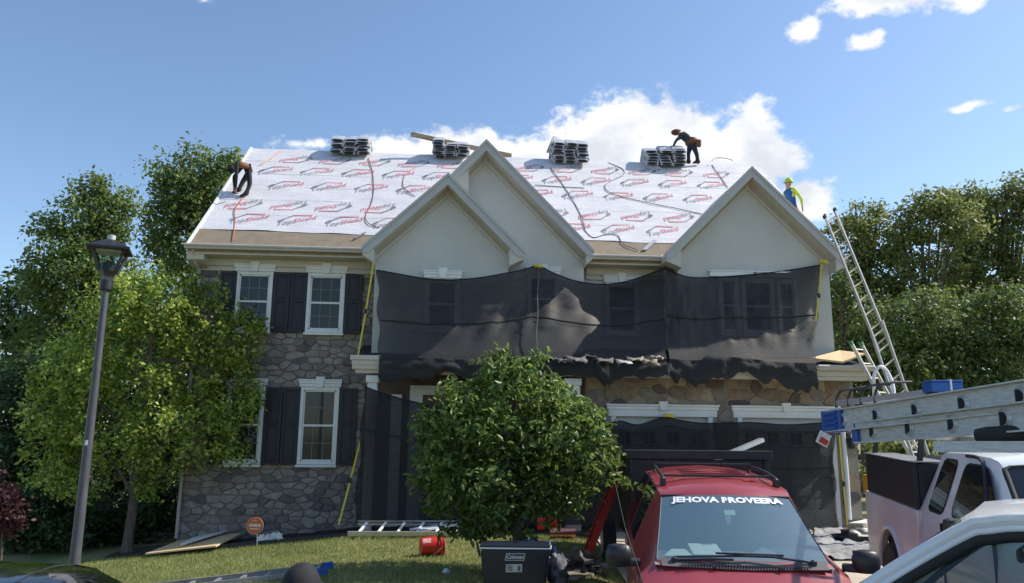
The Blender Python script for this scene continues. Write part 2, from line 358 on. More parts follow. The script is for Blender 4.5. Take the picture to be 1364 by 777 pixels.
def roof_at(x, v, lift=0.0): return Vector((x, YE, ZE))+RU*v+RN*lift
SLOPE_LEN = math.hypot(YR-YE, ZR-ZE)
YB = 2*YR-YE
xl_wall = HX(268, 345, YST); x_st = HX(503.5, 400, YST); x_sg1 = HX(677, 360, YSG); x_bg1 = HX(777.5, 360, YBG); x_rg0 = HX(903, 380, YRG)
M_deck = mat('roof_sheathing', (.40, .30, .19), .85, var=.2, scale=6)
M_felt = mat('brown_ice_shield', (.235, .185, .13), .85, var=.13, scale=5, bump=.2)
# underlayment: white woven plastic with creases
def underlay_mat():
    m = mat('white_underlayment', (.66, .645, .66), .55, var=.09, scale=3.2, bump=0, stretch=(.7, 4, 4), detail=8)
    nt = m.node_tree; N = nt.nodes; L = nt.links; b = N['Principled BSDF']
    tc = N.new('ShaderNodeTexCoord'); mp = N.new('ShaderNodeMapping'); L.new(tc.outputs['Object'], mp.inputs[0]); mp.inputs['Scale'].default_value = (2.0, 9, 9)
    n = N.new('ShaderNodeTexNoise'); L.new(mp.outputs[0], n.inputs['Vector']); n.inputs['Scale'].default_value = 2.4; n.inputs['Detail'].default_value = 8; n.inputs['Roughness'].default_value = .72
    bp = N.new('ShaderNodeBump'); L.new(n.outputs[0], bp.inputs['Height']); bp.inputs['Strength'].default_value = .55; bp.inputs['Distance'].default_value = .045; L.new(bp.outputs[0], b.inputs['Normal'])
    return m
M_under = underlay_mat()
deck = MB(); deck.prism([(XL, YE, ZE-.02), (XL, YR, ZR-.02), (XL, YB, ZE-.02), (XL, YB, ZE-.16), (XL, YR, ZR-.18), (XL, YE, ZE-.16)], (XRR-XL, 0, 0))
roof = deck.build('roof', M_deck, house)
# courses of underlayment, each lapping the one below
v0 = .80; n_c = 6; step = (SLOPE_LEN-v0)/n_c
def wav(x, v): return .008*math.sin(x*3.1+v*5)+.006*math.sin(x*7.7-v*3)+.004*math.sin(x*1.3+v*11)
for k in range(n_c):
    va = v0+k*step-.10; vb = v0+(k+1)*step; b = MB(); rows = []
    for j in range(7):
        v = lerp(va, vb, j/6); rows.append([roof_at(x, v + (.03*math.sin(x*.9+k*2)+.012*math.sin(x*4+k) if j == 0 else 0), .012+.003*(1-j/6)+wav(x, v)*.7) for x in arange(XL+.01, XRR-.01, .25)])
    b.grid(rows); b.build('underlayment_sheet', M_under, roof, smooth=180)
b = MB(); b.grid([[roof_at(x, v, .002+.003*math.sin(x*2+v*9)) for x in arange(XL+.02, XRR-.02, .3)] for v in (0, .3, .6, v0)]); b.build('eave_membrane', M_felt, roof, smooth=180)
b = MB(); b.beam(roof_at(XL, -.01, .0), roof_at(XL, SLOPE_LEN, .0), .05, .09, up=RN); b.build('rake_drip_edge', M_trim, roof)
b = MB(); b.box(XL-.01, HX(488, 330, YE), YE-.05, YE+.02, ZE-.03, ZE+.012); b.box(x_bg1+.2, x_rg0+.1, YE-.05, YE+.02, ZE-.03, ZE+.012); b.build('eave_drip_edge', M_trim, roof)
# printed logos on the underlayment
tV, tF = text_mesh('Top', .38, .002); sV, sF = text_mesh('Shield', .38, .002)
def wid(V): return max(v.x for v in V)-min(v.x for v in V)
wT, wS = wid(tV), wid(sV); kx = .95/(wT+wS+.02)
lg = MB()
for V, Fc, off, mi in ((tV, tF, -(wS+.02)/2*kx, 0), (sV, sF, (wT+.02)/2*kx, 1)):
    lg.cur = mi; lg.add([(p.x*kx+off, p.y*.88+(p.x*kx+off)*.47, 0) for p in V], Fc)
def stroke(p, q, t, mi):
    d = Vector((q[0]-p[0], q[1]-p[1])).normalized(); n = Vector((-d.y, d.x))*t/2; lg.cur = mi
    lg.add([(p[0]+n.x, p[1]+n.y, 0), (p[0]-n.x, p[1]-n.y, 0), (q[0]-n.x, q[1]-n.y, 0), (q[0]+n.x, q[1]+n.y, 0)], [(0, 1, 2, 3)])
stroke((-.47, -.07), (-.13, .32), .042, 0); stroke((-.47, -.05), (-.34, .09), .075, 0); stroke((-.145, .32), (.36, .34), .045, 1)
lo = None; M_ink = [mat('dark_grey_ink', (.30, .30, .32), .6), mat('red_ink', (.62, .22, .25), .6)]
rows_px = [((332, 293.5), 1.085, 0), ((326, 272), 1.065, 1), ((381, 249), 1.07, 0), ((367, 229), 1.07, 0), ((342, 210.5), 1.07, 1)]
for (px, py), sp, fl in rows_px:
    p = roof_pt(px, py); v = (p-Vector((0, YE, ZE))).dot(RU)
    for k in range(-3, 20):
        x = p.x+k*sp
        if x < XL+.5 or x > XRR-.6: continue
        if lo is None: lo = o = lg.build('printed_logo', M_ink, roof, local=True)
        else: o = lo.copy(); COL.objects.link(o)
        s_ = -1 if fl else 1; c = roof_at(x, v, .026)-wloc(roof)
        s_ *= .87; o.matrix_basis = Matrix(((s_, s_*RU.x, RN.x, c.x), (0, s_*RU.y, RN.y, c.y), (0, s_*RU.z, RN.z, c.z), (0, 0, 0, 1)))
# ---- gutters, fascia, frieze on the main eave
def gutter(name, x0, x1, Y, zt, parent=house, m=None):
    sec = [(0, 0), (-.015, .0), (-.03, -.02), (-.028, -.05), (-.005, -.075), (.0, -.11), (.10, -.11), (.11, 0), (.10, -.0), (.085, -.09), (.015, -.09), (.0, -.03)]
    b = MB(); b.prism([(x0, Y+a, zt+c) for a, c in sec], (x1-x0, 0, 0)); return b.build(name, m or M_gutter, parent)
xg_r = HX(490, 333, YE-.1)
gutter('gutter', XL-.02, xg_r, YE-.14, ZE+.0); gutter('gutter', x_bg1+.03, x_rg0-.02, YE-.14, ZE+.0)
b = MB()
for x0, x1 in ((XL+.02, x_st), (x_bg1+.03, x_rg0)):
    b.box(x0, x1, YE-.02, YST-.01, ZE-.20, ZE-.162)
    b.box(x0+.1, x1, YST-.10, YST-.003, ZE-.36, ZE-.203); b.box(x0+.1, x1, YST-.055, YST-.004, ZE-.47, ZE-.363)
b.build('eave_frieze', M_cream, house, kind='stuff')
# ---- walls
def gab(peak, lft, rgt, yf, yw, x0, x1, zb):
    P, L, Q = atY(*peak, yf), atY(*lft, yf), atY(*rgt, yf)
    L = Vector((L.x, yf, (L.z+Q.z)/2)); Q = Vector((Q.x, yf, L.z)); s1 = (P.z-L.z)/(P.x-L.x); s2 = (P.z-Q.z)/(Q.x-P.x)
    zl = lambda x: P.z-(s1*(P.x-x) if x < P.x else s2*(x-P.x))
    back = lambda z: max(yw+.2, YE+(z-ZE)/SL+.12)
    # wall
    b = MB(); b.prism([(x0, yw, zb), (x1, yw, zb), (x1, yw, zl(x1)-.1), (P.x, yw, P.z-.1), (x0, yw, zl(x0)-.1)], (0, .25, 0)); wall = b.build('gable_wall', M_stucco, house)
    # roof slabs
    for E, s in ((L, 0), (Q, 1)):
        b = MB(); b.prism([(E.x, yf+.001, E.z), (P.x, yf+.001, P.z), (P.x, back(P.z), P.z), (E.x, back(E.z), E.z)], (0, 0, -.07)); b.build('gable_roof', M_under, house)
    # rake fascia (two stepped boards), soffit, frieze with vent slots
    for s, E in ((-1, L), (1, Q)):
        b = MB(); t = .225
        b.prism([(P.x, yf-.02, P.z+.01), (E.x, yf-.02, E.z+.01), (E.x, yf-.02, E.z-t*.45), (E.x-s*t*.55, yf-.02, E.z-t*.45), (P.x, yf-.02, P.z-t)], (0, .05, 0))
        b.prism([(P.x, yf-.045, P.z+.035), (E.x+s*.02, yf-.045, E.z+.035), (E.x+s*.02, yf-.045, E.z-.035), (P.x, yf-.045, P.z-.04)], (0, .07, 0))
        b.build('rake_board', M_fascia, house)
        xw = x0 if s < 0 else x1
        b = MB(); a = (P.x, P.z-.20); c = (xw, zl(xw)-.20)
        b.prism([(a[0], yf+.032, a[1]), (c[0], yf+.032, c[1]), (c[0], yf+.032, c[1]-.03), (a[0], yf+.032, a[1]-.03)], (0, yw-yf-.03, 0)); b.build('rake_soffit', M_cream, house)
        b = MB(); b.prism([(a[0], yw-.035, a[1]-.025), (c[0], yw-.035, c[1]-.025), (c[0], yw-.035, c[1]-.21), (a[0], yw-.035, a[1]-.21)], (0, .03, 0)); fz = b.build('rake_frieze', M_cream, house)
        b = MB(); n = int((Vector(a)-Vector(c)).length/.085)
        for i in range(1, n):
            q = lerp(Vector(a), Vector(c), i/n); q = Vector((q.x, q.y-.05)); dx = .018; ds = (a[1]-c[1])/(a[0]-c[0])
            b.prism([(q.x-dx, yw-.055, q.y-.035-dx*ds), (q.x+dx, yw-.055, q.y-.035+dx*ds), (q.x+dx, yw-.055, q.y-.075+dx*ds), (q.x-dx, yw-.055, q.y-.075-dx*ds)], (0, .022, 0))
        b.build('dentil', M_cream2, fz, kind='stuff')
        # boxed eave return
        b = MB(); b.prism([(E.x, yf+.0, E.z-.06), (E.x, yf, E.z-.15), (xw, yf, E.z-.30), (xw, yf, zl(xw)-.24)] if abs(E.x-xw) > .12 else [(E.x, yf, E.z-.06), (E.x, yf, E.z-.15), (E.x-s*.12, yf, E.z-.3), (E.x-s*.12, yf, E.z-.05)], (0, yw-yf+.02, 0)); b.build('eave_return', M_cream, house)
    return wall, zl
M_fascia = mat('grey_white_fascia', (.47, .46, .44), .5, var=.05, scale=3)
M_cream2 = mat('dark_cream_dentil', (.40, .355, .29), .7, var=.1)  # darker cream of the dentil blocks
z_pr = HZ(508, 460, YSG)                       # porch roof meets the wall
gw_s, zls = gab((597, 233), (483, 331), (698, 336), YSG-.34, YSG, x_st, x_sg1, z_pr-.2)
gw_b, zlb = gab((648, 188), (508, 330), (790, 333), YBG-.34, YBG, x_sg1-.9, x_bg1, z_pr-.2)
gw_r, zlr = gab((1001, 224), (887, 341), (1127, 343), YRG-.34, YRG, x_rg0, xr_wall, HZ(1113, 478, YRG)-.1)
ZG = -.3
b = MB(); b.box(xl_wall, x_st, YST, YST+.25, ZG, ZE-.17); stone_wall = b.build('stone_wall', mat('grey_mortar', (.21, .185, .16), .95, var=.15, scale=20, bump=.4), house)
b = MB(); b.box(x_bg1-.2, x_rg0+.1, YST, YST+.25, z_pr-.3, ZE-.17); b.build('stucco_wall', M_stucco, house)
b = MB(); b.box(xl_wall, xl_wall+.2, YST+.25, YB-.4, ZG, ZE-.17); b.prism([(xl_wall, YE+.5, ZE-.17+.3), (xl_wall, YR, ZR-.25), (xl_wall, YB-.5, ZE+.13)], (.2, 0, 0)); b.build('left_side_wall', M_stucco, house)
b = MB(); b.box(xr_wall-.2, xr_wall, YRG+.25, YB-.4, ZG, ZE-.17); b.prism([(xr_wall-.2, YE+.5, ZE-.17+.3), (xr_wall-.2, YR, ZR-.25), (xr_wall-.2, YB-.5, ZE+.13)], (.2, 0, 0)); b.build('right_side_wall', M_stucco, house)
b = MB(); b.box(xl_wall, xr_wall, YB-.4, YB-.2, ZG, ZE-.17); b.build('back_wall', M_stucco, house)
x_rake_return = XL
b = MB(); b.prism([(XL+.0, YE-.0, ZE-.17), (XL+.0, YE-.0, ZE-.32), (XL+.0, YST-.02, ZE-.45), (XL+.0, YST-.02, ZE-.17)], (.36, 0, 0)); b.build('eave_return', M_cream, house)
# ---- fieldstone faces: Voronoi cells clipped to the wall and around its openings
def clip(poly, nx, ny, d):
    out = []; n = len(poly)
    for i in range(n):
        p = poly[i]; q = poly[(i+1) % n]; a = nx*p[0]+ny*p[1]-d; c = nx*q[0]+ny*q[1]-d
        if a <= 0: out.append(p)
        if (a < 0) != (c < 0) and abs(a-c) > 1e-9: t = a/(a-c); out.append((p[0]+t*(q[0]-p[0]), p[1]+t*(q[1]-p[1])))
    return out
def stones(parent, x0, x1, z0, z1, Y, n, holes, m, asp=1.7, limit=999, gap=.014, proud=.035, seed=3):
    rr = random.Random(seed); sz = math.sqrt((x1-x0)*(z1-z0)/n); dx = sz*math.sqrt(asp); dz = sz/math.sqrt(asp); pts = []
    nz = max(1, round((z1-z0)/dz)); nx = max(1, round((x1-x0)/dx))
    for j in range(nz):
        for i in range(nx):
            if rr.random() < .10: continue
            pts.append((x0+(x1-x0)*(i+.5*(j % 2)+rr.uniform(.08, .92))/nx, z0+(z1-z0)*(j+rr.uniform(.08, .92))/nz))
    cells = []
    for i, p in enumerate(pts):
        if not (x0 < p[0] < x1): continue
        if any(h[0] < p[0] < h[1] and h[2] < p[1] < h[3] for h in holes): continue
        poly = [(x0, z0), (x1, z0), (x1, z1), (x0, z1)]
        for j, q in enumerate(pts):
            if j == i or abs(q[0]-p[0]) > 4*dx or abs(q[1]-p[1]) > 4*dz: continue
            nx_, ny_ = (q[0]-p[0])/asp, (q[1]-p[1])*asp
            L = math.hypot(nx_, ny_)
            mx_, my_ = (p[0]+q[0])/2, (p[1]+q[1])/2; nx_ /= L; ny_ /= L
            poly = clip(poly, nx_, ny_, nx_*mx_+ny_*my_-gap*rr.uniform(.5, 1.3))
            if len(poly) < 3: break
        for h in holes:
            if len(poly) < 3: break
            if max(v[0] for v in poly) < h[0] or min(v[0] for v in poly) > h[1] or max(v[1] for v in poly) < h[2] or min(v[1] for v in poly) > h[3]: continue
            ds = [(h[0]-p[0], (1, 0, h[0])), (p[0]-h[1], (-1, 0, -h[1])), (h[2]-p[1], (0, 1, h[2])), (p[1]-h[3], (0, -1, -h[3]))]
            poly = clip(poly, *max(ds, key=lambda t: t[0])[1])
        if len(poly) < 3: continue
        A = abs(sum(poly[k][0]*poly[(k+1) % len(poly)][1]-poly[(k+1) % len(poly)][0]*poly[k][1] for k in range(len(poly))))/2
        if A < .008: continue
        cells.append((A, poly))
    cells.sort(key=lambda t: -t[0]); rest = MB()
    for k, (A, poly) in enumerate(cells):
        cx = sum(v[0] for v in poly)/len(poly); cz = sum(v[1] for v in poly)/len(poly)
        # soften corners: cut each corner
        pl = []
        for i in range(len(poly)):
            a, c, d = poly[i-1], poly[i], poly[(i+1) % len(poly)]
            pl.append((lerp(c[0], a[0], .13), lerp(c[1], a[1], .13))); pl.append((lerp(c[0], d[0], .13), lerp(c[1], d[1], .13)))
        h = proud*rr.uniform(.55, 1.3); b = rest if k >= limit else MB(); tx = rr.uniform(-.05, .05); tz = rr.uniform(-.06, .06)
        r0_ = [(u, Y-.001, w) for u, w in pl]; ins = [(lerp(u, cx, .12), lerp(w, cz, .12)) for u, w in pl]
        r1_ = [(u, Y-h-(u-cx)*tx-(w-cz)*tz, w) for u, w in ins]; nn = len(pl)
        mid = [(lerp(u, cx, .03), Y-h*.6, lerp(w, cz, .03)) for u, w in pl]
        b.add(r0_+mid+r1_, [tuple(range(2*nn, 3*nn))]+[(i, (i+1) % nn, nn+(i+1) % nn, nn+i) for i in range(nn)]+[(nn+i, nn+(i+1) % nn, 2*nn+(i+1) % nn, 2*nn+i) for i in range(nn)])
        if k < limit: b.build('stone', m, parent, smooth=35)
    if rest.v: rest.build('small_stone', m, parent, kind='stuff', smooth=35)
M_stone = ramp_mat('grey_fieldstone', [(.22, .185, .165), (.27, .235, .205), (.17, .155, .145), (.24, .19, .175), (.14, .128, .128), (.30, .265, .23), (.20, .185, .165), (.25, .205, .18)], scale=7, noise_amt=.32)
M_stone2 = ramp_mat('brown_fieldstone', [(.24, .175, .12), (.30, .23, .16), (.20, .16, .125), (.26, .20, .15), (.12, .10, .095), (.33, .27, .20), (.22, .19, .16)], scale=7, noise_amt=.3)
# windows
M_glass = bpy.data.materials.new('window_glass'); M_glass.use_nodes = True
_b = M_glass.node_tree.nodes['Principled BSDF']; _b.inputs['Base Color'].default_value = (.030, .036, .036, 1); _b.inputs['Roughness'].default_value = .04; _b.inputs['Specular IOR Level'].default_value = .42
M_navy = mat('black_shutter_paint', (.012, .012, .018), .5, var=.2, scale=10)
M_munt = mat('grey_muntin', (.17, .175, .175), .6)
def window(x0, x1, z0, z1, Y, lintel=True, cols=3, rows=2, casing=.075, parent=house, split=True, key=True):
    b = MB(); c = casing; yf = Y-.075
    for a in ((x0, x0+c, z0, z1), (x1-c, x1, z0, z1), (x0+c, x1-c, z1-c, z1), (x0+c, x1-c, z0, z0+c)): b.box(a[0], a[1], yf, Y+.02, a[2], a[3])
    w = b.build('window', M_trim, parent, bevel=.008)
    xa, xb, za, zb = x0+c, x1-c, z0+c, z1-c; zm = (za+zb)/2
    b = MB(); b.box(x0-.02, x1+.02, yf-.04, yf, z0-.055, z0-.003); b.build('sill', M_trim, w, bevel=.008)
    b = MB(); b.box(xa, xb, Y-.052, Y-.02, zm-.022, zm+.022)
    for a, d in ((za, zm-.022), (zm+.022, zb)):
        b.box(xa, xa+.028, Y-.05, Y-.02, a, d); b.box(xb-.028, xb, Y-.05, Y-.02, a, d)
    b.box(xa, xb, Y-.05, Y-.02, zb-.028, zb); b.box(xa, xb, Y-.05, Y-.02, za, za+.03); b.build('sash', M_trim, w)
    for a, d, yy in ((za, zm, .0), (zm, zb, -.01)):
        g = MB(); g.box(xa+.01, xb-.01, Y-.034+yy, Y-.03+yy, a+.012, d-.012); g.build('pane', M_glass, w)
        mm = MB()
        for i in range(1, cols): x = lerp(xa, xb, i/cols); mm.box(x-.008, x+.008, Y-.041+yy, Y-.034+yy, a+.022, d-.022)
        for i in range(1, rows): z = lerp(a, d, i/rows); mm.box(xa+.028, xb-.028, Y-.0405+yy, Y-.0345+yy, z-.008, z+.008)
        mm.build('muntin', M_munt, w, kind='stuff')
    if lintel:
        b = MB(); b.box(x0-.03, x1+.03, yf-.015, Y+.01, z1+.004, z1+.075); b.box(x0-.045, x1+.045, yf-.03, Y+.01, z1+.078, z1+.135); b.box(x0-.055, x1+.055, yf-.045, Y+.01, z1+.138, z1+.165); b.build('lintel', M_trim, w)
        if key:
            xm = (x0+x1)/2; b = MB(); b.prism([(xm-.06, yf-.06, z1-.01), (xm+.06, yf-.06, z1-.01), (xm+.10, yf-.06, z1+.22), (xm-.10, yf-.06, z1+.22)], (0, .10, 0)); b.build('keystone', M_trim, w)
    return w
def shutter(x0, x1, z0, z1, Y):
    b = MB(); s = .06; zm = lerp(z0, z1, .53)
    for a in ((x0, x0+s, z0, z1), (x1-s, x1, z0, z1), (x0+s, x1-s, z1-s, z1), (x0+s, x1-s, z0, z0+s), (x0+s, x1-s, zm-.03, zm+.03)): b.box(a[0], a[1], Y-.085, Y-.045, a[2], a[3])
    sh = b.build('shutter', M_navy, house, bevel=.006)
    for a, c in ((z0+s, zm-.03), (zm+.03, z1-s)):
        b = MB(); b.box(x0+s-.002, x1-s+.002, Y-.07, Y-.055, a, c); b.box(x0+s+.035, x1-s-.035, Y-.08, Y-.068, a+.035, c-.035); b.build('panel', M_navy, sh, bevel=.008)
uz0, uz1 = HZ(431, 444, YST), HZ(437, 365, YST); lz0, lz1 = HZ(420, 619, YST), HZ(427, 516, YST)
w1 = (HX(315.5, 375, YST), HX(364.5, 375, YST)); w2 = (HX(410.5, 375, YST), HX(460.5, 375, YST))
holes = []
for zz0, zz1, ps in ((uz0, uz1, (('292', '314.5'), ('364.5', '386'), ('387', '409'), ('461', '482'))), (lz0, lz1, (('292', '314.5'), ('364.5', '386'), ('387', '409'), ('461', '482')))):
    for w in (w1, w2): window(w[0], w[1], zz0, zz1, YST); holes.append((w[0]-.02, w[1]+.02, zz0-.03, zz1+.16))
    for a, c in ps:
        xa, xb = HX(float(a), 405, YST), HX(float(c), 405, YST); shutter(xa, xb, zz0-.005, zz1-.02, YST); holes.append((xa+.05, xb-.05, zz0+.05, zz1-.1))
stones(stone_wall, xl_wall+.01, x_st-.01, -.12, ZE-.44, YST, 620, holes, M_stone, limit=216, gap=.0065, proud=.028, asp=1.9, seed=5)
# upper windows behind the net
for a, c, t, d, Y in ((566, 612, 371, 440, YSG), (702, 744, 366, 432, YBG), (806, 850, 377, 446, YST)): window(HX(a, 400, Y), HX(c, 400, Y), HZ(a, d, Y), HZ(a, t, Y), Y)
for i, (a, c) in enumerate(((957, 983), (987, 1030), (1034, 1060))): window(HX(a, 400, YRG), HX(c, 400, YRG), HZ(1010, 446, YRG), HZ(1010, 372, YRG), YRG, cols=2, lintel=False)
b = MB(); zt = HZ(1010, 372, YRG); b.box(HX(946, 400, YRG), HX(1004, 400, YRG), YRG-.07, YRG-.003, zt+.03, zt+.14); b.box(HX(1008, 400, YRG), HX(1066, 400, YRG), YRG-.07, YRG-.003, zt+.03, zt+.14); b.box(HX(944, 400, YRG), HX(1006, 400, YRG), YRG-.09, YRG-.003, zt+.143, zt+.17); b.box(HX(1007, 400, YRG), HX(1068, 400, YRG), YRG-.09, YRG-.003, zt+.143, zt+.17); b.build('window_head', M_trim, house, kind='stuff')
# ---- porch roof and garage front
x_p0 = HX(471, 485, YPE); x_p1 = HX(1156, 490, YPE); x_g0 = HX(779, 520, YG); x_g1 = HX(1139, 560, YG); z_pe = HZ(800, 483, YPE)
M_oldshingle = mat('dark_old_shingles', (.035, .034, .036), .9, var=.4, scale=9, bump=.6, bscale=40, stretch=(1, 2, 2))
b = MB(); b.prism([(x_p0, YPE, z_pe), (x_p0, YST+.05, z_pr+.12), (x_p0, YST+.05, z_pr), (x_p0, YPE, z_pe-.10)], (x_p1-x_p0, 0, 0)); proof = b.build('porch_roof', M_oldshingle, house)
b = MB(); b.box(x_p0-.02, x_p1+.02, YPE-.05, YPE-.002, z_pe-.21, z_pe-.005); b.box(x_p0+.05, x_p1-.03, YPE+.0, YPE+.22, z_pe-.29, z_pe-.213); b.build('porch_fascia', M_cream, house)
b = MB(); b.box(x_p0, x_p1, YPE+.22, YG+.02, z_pe-.24, z_pe-.205); b.build('porch_soffit', M_cream, house)
gutter('gutter', HX(1085, 490, YPE), x_p1+.03, YPE-.17, z_pe+.01)
b = MB(); b.prism([(x_p0-.06, YPE-.1, z_pe-.03), (HX(507, 480, YPE), YPE-.1, z_pe-.03), (HX(507, 480, YPE), YPE-.1, z_pe+.06), (x_p0-.06, YPE-.1, z_pe+.06)], (0, .5, 0)); b.box(x_p0-.03, HX(506, 480, YPE), YPE-.07, YPE+.3, z_pe-.12, z_pe-.033); b.build('cornice_block', M_cream, house)
for a, c in ((488, 505), (751, 774)):
    b = MB(); xa, xb = HX(a, 505, YPE+.1), HX(c, 505, YPE+.1); b.box(xa+.03, xb-.03, YPE+.06, YPE+.28, ZG, z_pe-.42); b.box(xa, xb, YPE+.02, YPE+.32, z_pe-.47, z_pe-.33); b.build('porch_column', M_trim, house, bevel=.01)
# garage: door openings
dl = (HX(817, 560, YG), HX(946, 560, YG)); dr = (HX(985, 560, YG), HX(1108, 560, YG)); z_dh = HZ(960, 555, YG); z_hd = HZ(960, 540, YG)
b = MB(); b.box(x_g0, x_g1, YG, YG+.22, z_dh, z_pe-.2)
for a, c in ((x_g0, dl[0]), (dl[1], dr[0]), (dr[1], x_g1)): b.box(a, c, YG, YG+.22, ZG, z_dh-.001)
b.box(x_g1-.22, x_g1, YG+.222, YRG+.2, ZG, z_pe-.2); b.box(x_g0, x_g0+.2, YG+.222, YST, ZG, z_pe-.2)
gwall = b.build('garage_wall', mat('tan_mortar', (.30, .26, .21), .95, var=.15, scale=20, bump=.4), house)
stones(gwall, x_g0+.01, x_g1-.005, -.1, z_pe-.23, YG, 270, [(dl[0]-.16, dl[1]+.13, -1, z_hd), (dr[0]-.13, dr[1]+.12, -1, z_hd)], M_stone2, limit=84, asp=1.35, gap=.011, proud=.022, seed=9)
M_door = mat('white_garage_door', (.62, .61, .58), .5, var=.04)
for (a, c), (ha, hb) in ((dl, (808, 956)), (dr, (974, 1116))):
    b = MB(); b.box(a, c, YG+.10, YG+.15, .05, z_dh-.0); d = b.build('garage_door', M_door, house); n = 4; hh = (z_dh-.05)/n
    for i in range(n):
        for j in range(4):
            xa = lerp(a, c, j/4)+.06; xb = lerp(a, c, (j+1)/4)-.06; z0 = .05+i*hh+.07; z1 = .05+(i+1)*hh-.07
            if i == n-1:
                g = MB(); xm = (xa+xb)/2
                for q0, q1 in ((xa+.08, xm-.02), (xm+.02, xb-.08)): g.box(q0, q1, YG+.085, YG+.098, z0-.02, z0+.22)
                g.build('pane', M_dark, d)
            else: q = MB(); q.box(xa, xb, YG+.088, YG+.099, z0, z1); q.build('panel', M_door, d, bevel=.012)
    b = MB()
    for i in range(1, n): b.box(a, c, YG+.0975, YG+.0995, .05+i*hh-.006, .05+i*hh+.006)
    b.build('panel_joint', M_dark, d, kind='stuff')
    xa, xb = HX(ha, 545, YG), HX(hb, 545, YG)
    b = MB(); b.box(xa, xb, YG-.06, YG+.01, z_hd-.115, z_hd-.045); b.box(xa-.02, xb+.02, YG-.09, YG+.01, z_hd-.042, z_hd); b.box(xa+.03, xb-.03, YG-.04, YG+.01, z_dh-.02, z_hd-.118)
    xm = (xa+xb)/2; b.prism([(xm-.065, YG-.11, z_hd-.13), (xm+.065, YG-.11, z_hd-.13), (xm+.10, YG-.11, z_hd+.06), (xm-.10, YG-.11, z_hd+.06)], (0, .1, 0))
    for q in (a-.05, c-.05): b.box(q, q+.1, YG-.03, YG+.10, .0, z_dh-.022)
    b.build('garage_door_trim', M_trim, house, bevel=.006)
# entry recess
b = MB(); b.box(x_st+.01, x_g0, YST+.02, YST+.2, ZG, z_pr-.3); b.build('entry_wall', mat('brown_entry_stone', (.13, .10, .08), .9, var=.3, scale=6, bump=.5), house)
dx0, dx1 = HX(561, 600, YST), HX(617, 600, YST)
b = MB(); b.box(HX(519, 600, YST), HX(533, 600, YST), YST-.06, YST+.019, .1, 3.0); b.box(dx0-.28, dx0, YST-.06, YST+.019, .1, 3.0); b.box(dx0-.28, dx1+.1, YST-.065, YST+.018, 3.0, 3.2); b.build('entry_trim', M_trim, house)
b = MB(); b.box(dx0, dx1, YST-.03, YST+.018, .15, 2.99); fd = b.build('front_door', mat('dark_red_door', (.07, .02, .018), .4), house); b = MB(); b.box(dx0+.2, dx1-.2, YST-.036, YST-.031, 1.5, 2.6); b.build('pane', M_glass, fd)
# downspouts
def pipe(name, pts, r, m, parent=house, n=8): b = MB(); b.tube(polyinterp(pts, len(pts)*4), r, n); return b.build(name, m, parent, smooth=60)
pipe('downspout', [Vector((XL+.13, YE-.02, ZE-.10)), Vector((XL+.16, YE+.1, ZE-.35)), Vector((xl_wall+.02, YST-.07, ZE-.65)), Vector((xl_wall+.03, YST-.07, 4)), Vector((xl_wall+.03, YST-.07, 0))], .04, M_gutter)
pipe('downspout', [atY(879, 340, 16.2), atY(884, 350, 16.2), atY(899, 357, 16.35), atY(901, 365, 16.35), atY(903, 480, 16.35)], .045, M_cream)
pipe('downspout', [atY(1121, 560, 15.76), atY(1127, 630, 15.76), atY(1131, 692, 15.76)], .055, M_trim)
# wall lantern right of the garage
lp = atY(1134, 588, YG-.14); b = MB(); b.lathe(lp-Vector((0, 0, .16)), [(.05, 0), (.07, .02), (.09, .22), (.11, .23), (.03, .33), (.015, .36)], 6); wl = b.build('wall_lantern', M_black, house)
b = MB(); b.lathe(lp-Vector((0, 0, .13)), [(.055, 0), (.075, .16)], 6); b.build('pane', M_trim, wl); b = MB(); b.box(lp.x-.05, lp.x+.05, YG-.05, YG-.02, lp.z-.02, lp.z+.16); b.build('bracket', M_black, wl)
